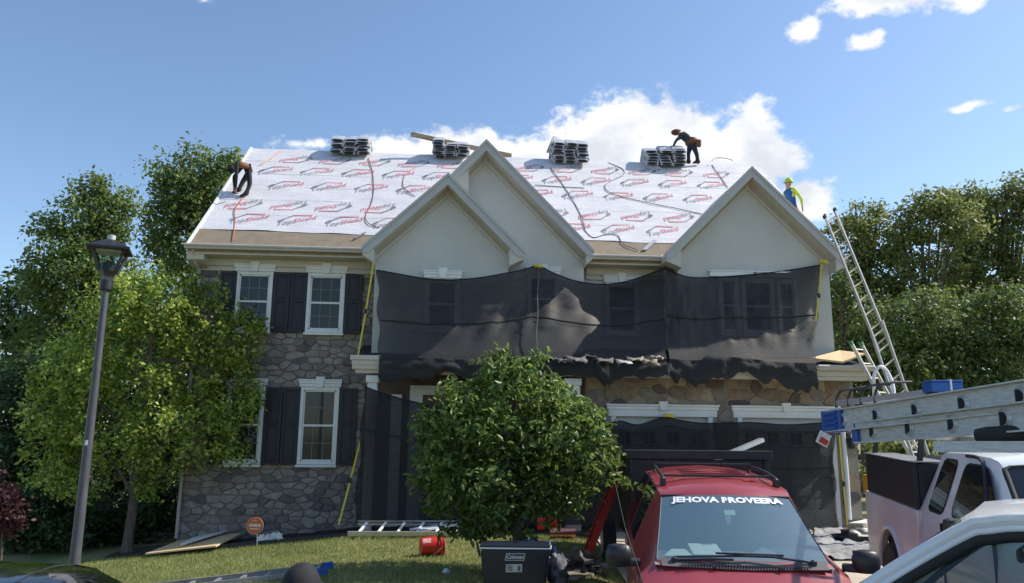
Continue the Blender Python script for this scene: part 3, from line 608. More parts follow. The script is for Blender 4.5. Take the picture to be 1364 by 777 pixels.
# ------------------------------------------------------------------ debris nets
M_net = net_mat('black_debris_net', .20, (.003, .0028, .003), (.014, .013, .0125), .031)
M_net2 = net_mat('black_debris_net_low', .115, (.004, .0042, .005), (.004, .004, .0045))
M_val = net_mat('bunched_shaded_black_net', .05, (.012, .012, .013), (.008, .008, .008))  # bunched net; its dull, dense black also stands in for shade there
M_seam = mat('doubled_net_hem', (.010, .010, .012), .8)
def net(name, label, top, bot, m, nrow=22, ncol=90, drop=0, sag=.10, seed=1, seams=(), group='black debris nets hung on the house', ripple=.03, side=None):
    rr = random.Random(seed); T = polyinterp(top, ncol); B = polyinterp(bot, ncol); rows = []
    ph = [rr.uniform(0, 6) for _ in range(8)]
    def pt(i, t):
        p = T[i].lerp(B[i], t); s = i/(ncol-1)
        r = ripple*(math.sin(s*23+t*3+ph[0])+.7*math.sin(s*51-t*6+ph[1])+.6*math.sin(t*17+s*7+ph[2])+.5*math.sin(s*90+t*9+ph[3])+.45*math.sin(s*47+t*31+ph[5])+.35*math.sin(t*57-s*13+ph[6]))*math.sin(math.pi*min(1, t*1.15))*.9
        e = max(0, 1-8*min(s, 1-s))*.03*math.sin(t*14+ph[4])
        return Vector((p.x+e, p.y+sag*math.sin(math.pi*t)*.6-r, p.z-sag*math.sin(math.pi*t)*.5))
    for j in range(nrow+1): rows.append([pt(i, j/nrow) for i in range(ncol)])
    b = MB(); b.grid(rows); o = b.build(name, m, None, smooth=180); props(o, label, 'net', group)
    if drop:
        from mathutils import noise as mn
        vr = [rows[nrow]]; dl = .02
        for k in range(1, 8):
            f = k/7; r_ = []
            for i in range(ncol):
                p = rows[nrow][i]; s = i/(ncol-1); nz = mn.noise(Vector((p.x*3.1, f*2.2, seed))); nz2 = mn.noise(Vector((p.x*8.3, f*3.7, seed+5)))
                r_.append(p+Vector((.03*nz2, -.05*math.sin(f*math.pi*.7)-.05*nz-.03*nz2, .03*math.sin(f*3.1)-f*drop(s)*(1+.22*nz2))))
            vr.append(r_)
        b = MB(); b.grid(vr); b.build('bunched_hem', M_val, o, smooth=180)
    for sv in seams:
        q = [pt(i, sv)+Vector((0, -.018, .005*math.sin(i*.9+sv*30))) for i in range(1, ncol-1)]
        b = MB(); b.grid([[p+Vector((0, 0, .017)) for p in q], [p-Vector((0, 0, .017)) for p in q]]); b.build('net_hem', M_seam, o, smooth=180)
    b = MB(); b.tube([p+Vector((0, -.012, 0)) for p in T], .014, 5); b.build('hem_rope', M_seam, o)
    return o
Ye = YPE-.13
netA = net('debris_net', 'long black debris net draped over the porch roof below the two left gables',
    [atY(502, 360, YSG-.04), atY(530, 365, YSG-.06), atY(565, 371, YSG-.07), atY(600, 373, YSG-.08), atY(640, 370, YSG-.06), atY(680, 363, YSG-.10), atY(700, 359, YSG+.1), atY(717, 354, YBG-.18), atY(735, 363, YBG-.16), atY(765, 374, YBG-.1), atY(800, 379, YST-.25), atY(835, 375, YST-.2), atY(868, 364, YST-.3), atY(886, 357, YRG-.1)],
    [atY(505, 478, Ye), atY(560, 477, Ye), atY(610, 479, Ye), atY(660, 481, Ye), atY(720, 477, Ye), atY(790, 476, Ye), atY(840, 481, Ye), atY(888, 478, Ye)],
    M_net, drop=lambda s: .39+.07*math.sin(s*19)+.05*math.sin(s*43), seams=(.55,), seed=2)
netB = net('debris_net', 'black debris net hung below the right gable with a torn hem over the garage',
    [atY(885, 357, YRG-.13), atY(905, 366, YRG-.1), atY(925, 370, YRG-.08), atY(960, 369, YRG-.07), atY(1000, 366, YRG-.07), atY(1045, 361, YRG-.07), atY(1094, 353, YRG-.08)],
    [atY(890, 478, Ye), atY(930, 480, Ye), atY(980, 476, Ye), atY(1030, 482, Ye), atY(1085, 484, Ye)],
    M_net, ncol=70, drop=lambda s: .38+.10*math.sin(s*8)+.06*math.sin(s*31)+.14*s, seams=(.5,), seed=4, ripple=.04)
netC = net('debris_net', 'black debris net hung across the two white garage doors down to the driveway',
    [atY(806, 566, YG-.2), atY(826, 561, YG-.2), atY(850, 566, YG-.2), atY(885, 556, YG-.16), atY(905, 560, YG-.2), atY(940, 564, YG-.22), atY(1000, 563, YG-.2), atY(1050, 566, YG-.2), atY(1112, 562, YG-.22)],
    [atY(800, 705, YG-.6), atY(900, 703, YG-.6), atY(1000, 703, YG-.6), atY(1116, 703, YG-.55)], M_net2, seams=(.08, .42), seed=6, sag=.12)
netD = net('debris_net', 'black debris net hanging over the entry from the left porch column to the round tree',
    [atY(485, 515, YPE-.05), atY(510, 524, YPE-.05), atY(545, 534, YPE-.05), atY(600, 545, YPE-.05), atY(660, 552, YPE-.05), atY(760, 556, YPE-.1), atY(806, 560, YPE-.1)],
    [atY(471, 697, YPE-.5), atY(540, 697, YPE-.5), atY(620, 697, YPE-.5), atY(800, 700, YPE-.4)], M_net2, seams=(.30,), seed=8, sag=.12)
for net_, tops in ((netA, ((717, 356, YBG-.24), (714, 478, Ye-.03))),):
    pa_, pb_ = atY(*tops[0]), atY(*tops[1]); b = MB(); b.tube([pa_.lerp(pb_, k/12)+Vector((.01*math.sin(k*1.3), -.05-.10*math.sin(math.pi*k/12)*0, -.05*math.sin(math.pi*k/12))) for k in range(13)], .008, 5); b.build('vertical_cord', mat('pale_net_cord', (.16, .15, .14), .8), net_)
# straps that hold the nets
def strap(label, pts, r=.017, wrap=True):
    b = MB(); P = polyinterp(pts, 14); b.grid([[p+Vector((r, 0, 0)) for p in P], [p-Vector((r, 0, 0)) for p in P]])
    o = b.build('yellow_strap', M_yellow, None, solid=.006); props(o, label, 'strap', 'yellow straps tying down the nets')
    if wrap:
        m = P[7]; b = MB(); b.beam(m+Vector((0, -.01, .05)), m-Vector((0, .01, .05)), r*3, .03); b.build('buckle', M_black, o)
    return o
strap('long yellow strap from the eave corner to the porch cornice beside the upper shutter', [atY(498, 347, YSG-.3), atY(488, 410, YSG-.6), atY(477, 473, YPE-.02)])
strap('yellow strap slanting to the mulch in front of the lower stone wall', [atY(484, 570, YPE), atY(468, 635, YPE-.2), atY(451, 699, YPE-.5)])
strap('yellow strap at the right edge of the upper net under the right gable', [atY(1094, 352, YRG-.3), atY(1091, 390, YRG-.5), atY(1084, 450, YRG-.6)])
strap('pale yellow strap beside the white downspout at the garage corner', [atY(1118, 580, YG-.3), atY(1123, 640, YG-.3), atY(1129, 700, YG-.35)])
for lab, p in (('crumpled yellow strap end knotted on the tall gable above the net', atY(717, 355, YBG-.2)), ('yellow strap end knotted under the right eave corner', atY(1097, 349, YRG-.25)), ('small yellow strap knot over the left garage door', atY(891, 554, YG-.2))):
    b = MB(); rr = random.Random(3)
    for k in range(5): a = rr.uniform(0, 6); b.beam(p+Vector((-.13*rr.random(), rr.uniform(-.04, 0), rr.uniform(-.03, .03))), p+Vector((.13*rr.random()+.02, rr.uniform(-.05, 0), rr.uniform(-.03, .04))), .03, .035)
    b.tube([p+Vector((0, 0, -.03)), p+Vector((0, .2, 0))], .012, 5)
    props(b.build('strap_knot', M_yellow), lab, 'strap knot', 'yellow strap knots')
# debris lying on the porch roof and a plywood offcut
def porch_pt(px, py, lift=.01):
    sl = (z_pr+.12-z_pe)/(YST+.05-YPE); d = ray(px, py); k = (z_pe+sl*(EYE.y-YPE)-EYE.z)/(d.z-sl*d.y); return EYE+d*k+Vector((0, 0, lift))
def board(name, label, cat, pts, th, m, group=None):
    P = [Vector(p) for p in pts]; n = (P[1]-P[0]).cross(P[2]-P[1]).normalized()
    if n.z < 0: n = -n
    b = MB(); b.prism(P, n*th); o = b.build(name, m); props(o, label, cat, group); return o
zpb = z_pe+.05
pp = [atY(1080, 479, YPE+.1), atY(1122, 484, YPE-.1), atY(1152, 473, YPE+.35), atY(1118, 469, YPE+.9)]
board('plywood_sheet', 'bright bare plywood sheet lying on the porch roof at its right end', 'plywood', pp, .04, M_wood)
M_scrap = ramp_mat('torn_shingle_scrap', [(.30, .25, .20), (.42, .37, .31), (.16, .14, .13), (.5, .47, .44)], scale=9)
rr = random.Random(12)
for i, (px, py, s) in enumerate((px_, py_+5, s_*.62) for px_, py_, s_ in ((735, 474, .30), (752, 478, .34), (770, 474, .4), (788, 470, .28), (806, 477, .36), (826, 479, .3), (842, 474, .34), (862, 479, .3), (876, 475, .25))):
    p = atY(px+rr.uniform(-4, 4), py+rr.uniform(-3, 3), YPE-.02-.10*(i % 3)); b = MB(); rows = []
    for j in range(4): rows.append([p+Vector((s*(k/4-.5)*1.5+rr.uniform(-.04, .04), s*(j/3-.5)*.8-.12, .03+rr.uniform(-.03, .03)+s*(j/3-.5)*.45+.02*math.sin(k+j))) for k in range(5)])
    b.grid(rows); lab = ('curled tan shingle scrap lying on the net above the porch eave, number counted from the left: ' + ('first', 'second', 'third', 'fourth', 'fifth', 'sixth', 'seventh', 'eighth', 'ninth')[i])
    lab = ('first', 'second', 'third', 'fourth', 'fifth', 'sixth', 'seventh', 'eighth', 'ninth')[i]+' torn shingle scrap from the left along the netted porch eave'
    props(b.build('roofing_scrap', M_scrap, None, smooth=40, solid=.012), lab, 'roofing scrap', 'torn roofing scraps on the porch roof')
# ------------------------------------------------------------------ things on the roof
M_wrap = mat('white_shingle_wrapper', (.47, .47, .49), .35, var=.12, scale=6)
M_shing = mat('black_shingle_edge', (.022, .021, .023), .9, var=.5, scale=30, bump=.5)
def bundle_proto():
    th = .092; half = .335/2; a = math.atan(SL)*.80
    def line(y): return -abs(y)*math.tan(a) if abs(y) > .05 else -.05*math.tan(a)*.6
    ys = [-.37, -.2, -.06, .06, .2, .37]; vs = []; fs = []
    n = len(ys)
    prof = [(-half, 0), (-half*.6, .016), (half*.6, .016), (half, 0), (half, th*.85), (half*.65, th), (-half*.65, th), (-half, th*.85)]
    for y in ys:
        for u, w in prof: vs.append((u, y, line(y)+w))
    k = len(prof)
    for i in range(n-1):
        for j in range(k): fs.append((i*k+j, i*k+(j+1) % k, (i+1)*k+(j+1) % k, (i+1)*k+j))
    fs.append(tuple(range(k-1, -1, -1))); fs.append(tuple((n-1)*k+j for j in range(k)))
    wb = MB(); wb.add(vs, fs); e = MB()
    zz = line(ys[0])
    e.prism([(-half*.84, ys[0]-.006, zz+.028), (-half*.4, ys[0]-.006, zz+.018), (half*.4, ys[0]-.006, zz+.018), (half*.86, ys[0]-.006, zz+.03), (half*.8, ys[0]-.006, zz+.062), (half*.35, ys[0]-.006, zz+.082), (-half*.45, ys[0]-.006, zz+.08), (-half*.82, ys[0]-.006, zz+.06)], (0, .05, 0))
    return wb, e
wb, eb = bundle_proto(); b0 = thing('shingle_bundle', '-', 'shingle bundle'); w0 = wb.build('wrapper', M_wrap, b0, local=True, smooth=35); s0 = eb.build('shingle_end', M_shing, b0, local=True)
ORD = ['lowest', 'second', 'third', 'fourth', 'fifth', 'sixth', 'seventh']
stacks = [(441, 493, 211, 188, 'leftmost stack', (5, 5, 5)), (577, 625, 215, 190, 'stack under the wooden plank', (6, 5, 5)), (735, 784, 222, 192, 'stack right of the tall gable', (6, 6, 6)), (858, 912, 224, 197, 'stack handled by the grey roofer', (5, 6, 6))]
first = True; rr = random.Random(4)
for si, (pa, pb, py, pt_, lab, ns) in enumerate(stacks):
    for c in range(3):
        px = lerp(pa, pb, (c+.5)/3); x = atY(px, 205, YR-.3).x; hgt = (py-pt_)*.0195*ns[c]/max(ns)
        for k in range(ns[c]):
            if first: o = b0; first = False
            else:
                o = b0.copy(); COL.objects.link(o)
                for ch in (w0, s0): d = ch.copy(); COL.objects.link(d); d.parent = o
            dz = hgt/max(1, ns[c])
            o.location = (x+rr.uniform(-.03, .03), YR-.05+rr.uniform(-.07, .07), ZR+.03+k*dz); o.rotation_euler = (rr.uniform(-.03, .03), rr.uniform(-.05, .05), rr.uniform(-.06, .06)); o.scale = ((pb-pa)/3*.0199/.335*1.0, 1, dz/.088*.98)
            o['label'] = f"{('lowest' if k == 0 else 'top' if k == ns[c]-1 else ORD[k]+' from bottom')} bundle in {('left', 'middle', 'right')[c]} column of the {lab}"; o['group'] = 'wrapped shingle bundles stacked on the ridge'; o['category'] = 'shingle bundle'
# loose wrapped bundle leaning on the third stack, slumped one left of the fourth
for nm, lab, px, py, sc_, rot in (('tilted_bundle', 'loose pale bundle wrapper slumped on top left of the third stack', 742, 187, (.9, .7, 1.5), .35), ('tilted_bundle', 'slumped bundle leaning off the left end of the fourth stack', 860, 214, (.8, .9, 2.6), -.5)):
    o = b0.copy(); COL.objects.link(o); o.name = 'shingle_bundle'; p = atY(px, py, YR-.1); o.location = p; o.rotation_euler = (0, rot, .1); o.scale = sc_; o['label'] = lab
    for ch in (w0, s0): d = ch.copy(); COL.objects.link(d); d.parent = o
# long wooden plank across the second stack
b = MB(); pa, pb = atY(548, 179, YR-.25), atY(681, 208, YR+.15); b.beam(pa, pb, .10, .11); plank = props(b.build('wooden_plank', mat('weathered_plank', (.42, .31, .20), .8, var=.2, scale=6, stretch=(1, 8, 8))), 'long weathered wooden plank slanting over the ridge behind the tall gable', 'plank')
b = MB(); d = (pb-pa).normalized(); b.beam(pa-d*.012, pa+d*.0, .06, .07); b.build('dark_end', M_dark, plank)
# air hoses and cords lying on the underlayment
def hose(label, px, m, r=.010, cat='hose', lift=.03, group='air hoses and cords lying on the roof'):
    P = polyinterp([roof_pt(x, y, lift) for x, y in px], len(px)*6); b = MB(); b.tube(P, r, 6); return props(b.build('air_hose', m, None, smooth=60), label, cat, group)
M_hor = mat('orange_hose', (.55, .16, .06), .5); M_hdk = mat('grey_hose', (.10, .085, .085), .5); M_hrd = mat('dull_red_hose', (.32, .10, .08), .5)
hose('orange air hose hanging from the crouching roofer down to the left eave', [(324, 265), (314, 280), (313, 300), (311, 322)], M_hor)
hose('orange cord running from the ridge down to the brown roofer', [(374, 202), (362, 212), (346, 222)], M_hor, .010)
hose('dull red hose running down from the leftmost shingle stack', [(491, 212), (496, 230), (498, 252), (495, 272), (487, 290), (492, 300), (505, 305)], M_hrd)
hose('short red hose looped left of the small gable', [(554, 224), (540, 234), (537, 248), (545, 258), (553, 263)], M_hrd)
hose('dark hose from the third stack down past the tall gable to the eave strip', [(733, 225), (748, 245), (765, 272), (775, 292), (779, 308), (790, 318), (806, 314), (822, 315), (830, 327), (850, 335)], M_hdk)
hose('dark hose curling from the ridge then crossing right behind the right gable', [(810, 218), (828, 226), (830, 234), (808, 246), (809, 256), (830, 264), (870, 273), (905, 280), (936, 287)], M_hdk)
hose('dull red hose behind the right gable left slope', [(948, 221), (958, 235), (969, 251)], M_hrd)
hose('coil of dark hose lying on the ridge right of the grey roofer', [(947, 220), (952, 216), (965, 216), (975, 219)], M_hdk, lift=.12)
hose('thin grey cord lying level right of the tall gable', [(712, 248), (740, 250), (778, 252)], M_hdk, .010)
b = MB(); p = [roof_pt(855, 335, .03), roof_pt(861, 335, .03), roof_pt(875, 322, .03), roof_pt(869, 322, .03)]; b.prism(p, RN*.02); props(b.build('flashing_strip', M_alu), 'shiny metal flashing strip on the brown eave strip beside the right gable', 'flashing')
b = MB(); p = [roof_pt(471, 320, .03), roof_pt(474, 320, .03), roof_pt(488, 312, .03), roof_pt(485, 312, .03)]; b.prism(p, RN*.02); props(b.build('flashing_strip', M_alu_d), 'dull metal flashing strip on the brown eave strip left of the small gable', 'flashing')
# ------------------------------------------------------------------ people
def skin_person(name, label, J, chains, matf, mats, loc, subs=1):
    """J: joint -> (pos, radius) ; chains: lists of joints ; matf(centre) -> material index"""
    names = list(J); idx = {n: i for i, n in enumerate(names)}; ed = [(idx[a], idx[c]) for ch in chains for a, c in zip(ch, ch[1:])]
    me = bpy.data.meshes.new(name); me.from_pydata([J[n][0] for n in names], ed, []); o = bpy.data.objects.new(name, me); COL.objects.link(o)
    sk = o.modifiers.new('skin', 'SKIN'); ly = me.skin_vertices[0] if me.skin_vertices else None
    if ly is None:
        bpy.context.view_layer.objects.active = o; me.attributes.new  # layer is made by the modifier
        bpy.ops.mesh.customdata_skin_add() if False else None
    import bmesh
    bm = bmesh.new(); bm.from_mesh(me); lay = bm.verts.layers.skin.verify(); bm.verts.ensure_lookup_table()
    for n in names:
        r = J[n][1]; bm.verts[idx[n]][lay].radius = (r, r) if not isinstance(r, tuple) else r; bm.verts[idx[n]][lay].use_root = (n == 'pelvis')
    bm.to_mesh(me); bm.free()
    sk.use_smooth_shade = True; ss = o.modifiers.new('s', 'SUBSURF'); ss.levels = ss.render_levels = subs
    bpy.context.view_layer.update(); dg = bpy.context.evaluated_depsgraph_get(); m2 = bpy.data.meshes.new_from_object(o.evaluated_get(dg)); m2.name = name
    bpy.data.objects.remove(o); o = bpy.data.objects.new(name, m2); COL.objects.link(o); m2.materials.clear()
    for m in mats: m2.materials.append(m)
    for p in m2.polygons: p.material_index = matf(p.center); p.use_smooth = True
    o.location = loc; return o
M_skin = mat('skin', (.42, .24, .16), .6, var=.06, scale=20); M_skin_d = mat('sun_browned_skin', (.22, .115, .07), .6, var=.06, scale=20)
def person(label, P, mats, face, scale=1.0, loc=(0, 0, 0), hair=None, facing=Vector((-1, 0, 0)), extra=None):
    """P: dict of key joints in metres relative to loc (pelvis, chest, neck, head, elbows, hands, knees, feet)."""
    J = {}; V = Vector; s = scale
    pel, che, nek, hed = V(P['pelvis']), V(P['chest']), V(P['neck']), V(P['head'])
    J['pelvis'] = (pel, (.135*s, .115*s)); J['waist'] = (pel.lerp(che, .45), (.125*s, .10*s)); J['chest'] = (che, (.155*s, .115*s)); J['neck'] = (nek, .058*s)
    J['head'] = (nek.lerp(hed, .55), (.072*s, .08*s)); J['skull'] = (hed, (.082*s, .098*s)); up = (hed-nek).normalized(); J['crown'] = (hed+up*.085*s, (.062*s, .075*s))
    chains = [['pelvis', 'waist', 'chest', 'neck', 'head', 'skull', 'crown']]
    side = V(P.get('side', (0, 1, 0))).normalized()
    for k, sg in (('l', 1), ('r', -1)):
        sh = che.lerp(nek, .55)+side*sg*.175*s; J['sh'+k] = (sh, .058*s); J['el'+k] = (V(P['elbow_'+k]), .042*s); J['wr'+k] = (V(P['hand_'+k]), .029*s)
        chains.append(['chest', 'sh'+k, 'el'+k, 'wr'+k])
        fd = (V(P['hand_'+k])-V(P['elbow_'+k])).normalized(); wr = V(P['hand_'+k]); J['pa'+k] = (wr+fd*.07*s, (.036*s, .02*s)); chains.append(['wr'+k, 'pa'+k])
        sd = fd.cross(facing); sd = side if sd.length < .1 else sd.normalized()
        for q in range(4):
            a = wr+fd*.085*s+sd*(q-1.5)*.019*s; J[f'f{k}{q}a'] = (a+fd*.03*s, .009*s); J[f'f{k}{q}b'] = (a+fd*(.075-.006*abs(q-1.3))*s+facing*.012*s, .008*s); chains.append(['pa'+k, f'f{k}{q}a', f'f{k}{q}b'])
        J[f't{k}a'] = (wr+fd*.045*s-sd*.045*s+facing*.01, .011*s); J[f't{k}b'] = (wr+fd*.085*s-sd*.058*s+facing*.02, .009*s); chains.append(['pa'+k, f't{k}a', f't{k}b'])
        hp = pel+side*sg*.09*s-V((0, 0, .04*s)); J['hip'+k] = (hp, .10*s); J['kn'+k] = (V(P['knee_'+k]), .065*s); ft = V(P['foot_'+k]); J['an'+k] = (ft+V((0, 0, .09*s)), .048*s)
        J['to'+k] = (ft+V(P.get('toe', facing))*.17*s+V((0, 0, .035*s)), (.045*s, .032*s)); J['he'+k] = (ft-V(P.get('toe', facing))*.05*s+V((0, 0, .04*s)), .042*s)
        chains += [['pelvis', 'hip'+k, 'kn'+k, 'an'+k, 'to'+k], ['an'+k, 'he'+k]]
    keys = {n: J[n][0] for n in J}
    def near(c):
        b_, bd = None, 9
        for ch in chains:
            for a_, c_ in zip(ch, ch[1:]):
                A, B = keys[a_], keys[c_]; t = max(0, min(1, (c-A).dot(B-A)/max(1e-6, (B-A).length_squared))); d = (A.lerp(B, t)-c).length
                if d < bd: bd = d; b_ = (a_, c_, t)
        a_, c_, t = b_
        if a_.startswith(('f', 't')) or a_.startswith('pa') or c_.startswith('pa'): return 0
        if a_ in ('neck', 'head', 'skull') or (a_ == 'chest' and c_ == 'neck' and t > .75): return 0
        if a_.startswith('an') or c_.startswith(('to', 'he')): return 3
        if a_.startswith(('hip', 'kn')) or c_.startswith('hip') or (a_ == 'pelvis' and t < .35): return 2
        if a_.startswith('sh') or (c_.startswith('sh') and t > .8) or a_.startswith('el'): return 4
        return 1
    o = skin_person('person', label, J, chains, near, mats, loc); props(o, label, 'person', None)
    # face, ears, hair
    fc = face.normalized(); sd = up.cross(fc).normalized(); fu = fc.cross(sd)
    if fu.dot(up) < 0: fu = -fu
    b = MB(); c = hed+fc*.095*s
    b.add([c+fu*.03*s-fc*.01, c-fu*.03*s+sd*.018*s-fc*.005, c-fu*.03*s-sd*.018*s-fc*.005, c-fu*.022*s+fc*.028*s], [(0, 1, 3), (0, 3, 2), (1, 2, 3)]); b.build('nose', mats[0], o, local=True)
    for q in (1, -1):
        b = MB(); b.lathe(hed+fc*.082*s+sd*q*.033*s+fu*.02*s, [(.002, -.010*s), (.011*s, 0), (.002, .010*s)], 8); b.build('eye', M_dark, o, local=True)
        b = MB(); b.lathe(hed+sd*q*.088*s-fc*.01*s, [(.006*s, -.03*s), (.02*s, 0), (.016*s, .02*s), (.003, .032*s)], 8); b.build('ear', mats[0], o, local=True)
    b = MB(); b.box(-.02*s, .02*s, -.004, .004, -.004*s, .004*s); b.v = [tuple(hed+fc*.088*s-fu*.05*s+sd*x+fc*y+fu*z) for x, y, z in b.v]; b.build('mouth', mat('lip', (.25, .09, .07), .5), o, local=True)
    if hair:
        nm, hm, kind = hair; b = MB(); n = 14; rows = []
        for i in range(7):
            th = i/6*math.pi*(.52 if kind == 'cap' else .62); row = []
            for k in range(n+1):
                a = 2*math.pi*k/n; row.append(hed+up*.02*s+up*math.cos(th)*.140*s+(sd*math.cos(a)*.112+fc*math.sin(a)*.126)*s*math.sin(th)-fc*.012*s)
            rows.append(row)
        b.grid(rows)
        h = b.build(nm, hm, o, local=True, smooth=180)
        if kind == 'cap':
            b = MB(); c = hed+up*.035*s+fc*.10*s; b.grid([[c+sd*x*.085*s+fc*(y*.075*s)*(1-.45*x*x)-up*.02*s*x*x-up*y*.012*s for x in (-1, -.5, 0, .5, 1)] for y in (0, .5, 1)]); b.build('visor', hm, h, local=True, solid=.006)
    return o
# roofer crouched at the left rake (all black with brown hoodie)
C_blk = mat('black_clothes', (.012, .012, .014), .85, var=.3, scale=14); C_brown = mat('brown_hoodie', (.20, .085, .035), .85, var=.3, scale=9); C_boot = mat('dark_boots', (.015, .012, .010), .7); C_grey = mat('charcoal_shirt', (.035, .04, .045), .85, var=.3, scale=9)
C_navy = mat('navy_jeans', (.02, .024, .045), .85, var=.3, scale=9); C_lime = mat('lime_sleeves', (.50, .62, .05), .7, var=.1); C_vest = mat('blue_vest', (.008, .075, .22), .7, var=.15, scale=7); C_tan = mat('leather_brown', (.16, .06, .025), .7, var=.2)
fl, frt = roof_pt(318, 259, .03), roof_pt(328, 264, .03)
q = fl.lerp(frt, .5)
def rel(px, py, dy=0.0): p = atY(px, py, q.y+dy); return p-q
person('roofer in black trousers and brown hoodie bending over at the left edge of the roof',
    dict(pelvis=rel(332, 224, .12), chest=rel(322.5, 219, -.12), neck=rel(316.5, 219.5, -.22), head=rel(312, 223.5, -.28), elbow_l=rel(311, 236, .06), hand_l=rel(312, 250, .08), elbow_r=rel(315, 236, -.42), hand_r=rel(314, 251, -.30),
         knee_l=rel(323, 243, .14), knee_r=rel(333, 245, .0), foot_l=fl-q, foot_r=frt-q, side=(.1, 1, 0), toe=(-.9, -.3, -.25)),
    [M_skin_d, C_brown, C_blk, C_boot, C_blk], Vector((-.5, -.2, -.8)), .95, q, ('cap', C_blk, 'cap'))
# roofer handling the fourth stack
q = Vector((atY(917, 218, YR).x, YR-.02, ZR+.03))
person('grey shirted roofer with brown tool belt bending over the rightmost shingle stack',
    dict(pelvis=rel(921, 191), chest=rel(912, 182, -.02), neck=rel(905.5, 178.5, -.02), head=rel(901.5, 177, -.02), elbow_l=rel(901, 187, .2), hand_l=rel(897, 195.5, .12), elbow_r=rel(900, 188, -.22), hand_r=rel(896.5, 196, -.14),
         knee_l=rel(917, 204, .1), knee_r=rel(928, 205, -.1), foot_l=rel(917.5, 219.5, .1), foot_r=rel(930, 219.5, -.06), side=(.05, 1, 0), toe=(-1, -.15, 0)),
    [M_skin_d, C_grey, C_navy, C_boot, C_grey], Vector((-.75, -.1, -.6)), 1.0, q, ('hair', mat('red_brown_hood', (.10, .03, .02), .8), 'hair'))
bel = MB(); c = rel(921, 189)+q; bel.lathe(c, [(.16, -.10), (.185, -.07), (.19, .03), (.165, .09)], 14, 1, .95); tb = props(bel.build('tool_belt', C_tan, None, smooth=60), 'brown leather tool belt round the waist of the grey roofer', 'tool belt')
b = MB(); b.box(c.x+.08, c.x+.24, c.y-.18, c.y-.06, c.z-.20, c.z+.02); b.build('pouch', C_tan, tb, bevel=.03)
# roofer behind the right gable
yy = YRG+.3
while yy < YR and atY(1052.5, 243, yy).z-zlr(atY(1060, 300, yy).x) < 1.50: yy += .05
pf = atY(1055, 300, yy); q = Vector((pf.x, yy, zlr(pf.x)+.02))
hd = atY(1050, 244, yy); zs = (hd.z-q.z)
def rz(dx, dy, fz): return Vector((dx, dy, zs*fz))
person('roofer in lime cap and sleeves and a blue vest standing behind the right gable',
    dict(pelvis=rz(.06, 0, .52), chest=rz(.0, 0, .80), neck=rz(-.03, 0, .90), head=Vector((hd.x-q.x, 0, zs)), elbow_l=rz(.02, .30, .66), hand_l=rz(-.02, .3, .52), elbow_r=rz(.22, -.12, .68), hand_r=rz(.21, -.16, .54),
         knee_l=rz(-.02, .12, .27), knee_r=rz(.06, -.12, .27), foot_l=rz(-.05, .14, .03), foot_r=rz(.08, -.14, -.05), side=(-.45, 1, 0), toe=(-.9, -.2, .2)),
    [M_skin, C_vest, C_tan, C_boot, C_lime], Vector((-.95, -.2, -.05)), zs/1.58, q, ('cap', C_lime, 'cap'))
# person in the foreground wearing a black cap, seen from behind
q = Vector(atD(401, 777, 4.3)); q = Vector((q.x, q.y, gz(q.x, q.y))); ht = atD(401, 760, 4.3).z
h = ht-q.z; k = h/1.78
person('person in a black and grey cap in front of the lawn, only the cap showing',
    dict(pelvis=(0, 0, .95*k), chest=(0, .02, 1.30*k), neck=(0, .02, 1.50*k), head=(0, .03, 1.66*k), elbow_l=(.27*k, .02, 1.12*k), hand_l=(.28*k, .12, .86*k), elbow_r=(-.27*k, .02, 1.12*k), hand_r=(-.28*k, .12, .86*k),
         knee_l=(.11, .03, .50*k), knee_r=(-.11, .03, .50*k), foot_l=(.12, 0, 0), foot_r=(-.12, 0, 0), side=(1, 0, 0), toe=(0, 1, 0)),
    [M_skin, mat('orange_shirt', (.6, .12, .02), .8), C_navy, C_boot, mat('orange_shirt', (.6, .12, .02), .8)], Vector((.35, .94, 0)), k, q, ('cap', C_blk, 'cap'), facing=Vector((0, 1, 0)))
# ------------------------------------------------------------------ ladders
def ladder(label, A, B, wvec, m=M_alu, spacing=.305, rail=(.07, .026), rung_r=.017, feet=None, group=None, tip=None, name='extension_ladder', rmat=None, rung_flat=False):
    """A, B: ends of the left rail ; wvec: to the right rail"""
    A = Vector(A); B = Vector(B); wv = Vector(wvec); n = (B-A).cross(wv).normalized()
    t = thing(name, label, 'ladder', tuple(A), group)
    for o in (Vector((0, 0, 0)), wv):
        b = MB(); p, q = A+o, B+o; s = wv.normalized()
        b.beam(p, q, rail[1]*.35, rail[0], up=n); sg = 1 if o.length == 0 else -1
        b.beam(p+n*rail[0]*.46+s*sg*.010, q+n*rail[0]*.46+s*sg*.010, rail[1], rail[0]*.09, up=n); b.beam(p-n*rail[0]*.46+s*sg*.010, q-n*rail[0]*.46+s*sg*.010, rail[1], rail[0]*.09, up=n)
        r = b.build('rail', m, t)
        if feet:
            f = MB(); f.beam(p-(B-A).normalized()*.03, p+(B-A).normalized()*.12, .05, rail[0]*1.25, up=n); f.build('foot', feet, r)
        if tip: f = MB(); f.beam(q-(B-A).normalized()*.06, q+(B-A).normalized()*.02, .045, rail[0]*1.1, up=n); f.build('end_cap', tip, r)
    L = (B-A).length; k = max(2, int(L/spacing)); proto = None
    for i in range(k):
        p = A.lerp(B, (i+.5)/k); b = MB()
        if rung_flat: b.beam(p, p+wv, .045, .025, up=n)
        else: b.tube([p, p+wv], rung_r, 8)
        b.build('rung', rmat or m, t, smooth=40)
    return t
M_alup = mat('pale_aluminium', (.66, .63, .57), .5, metal=.45, var=.08, scale=10)
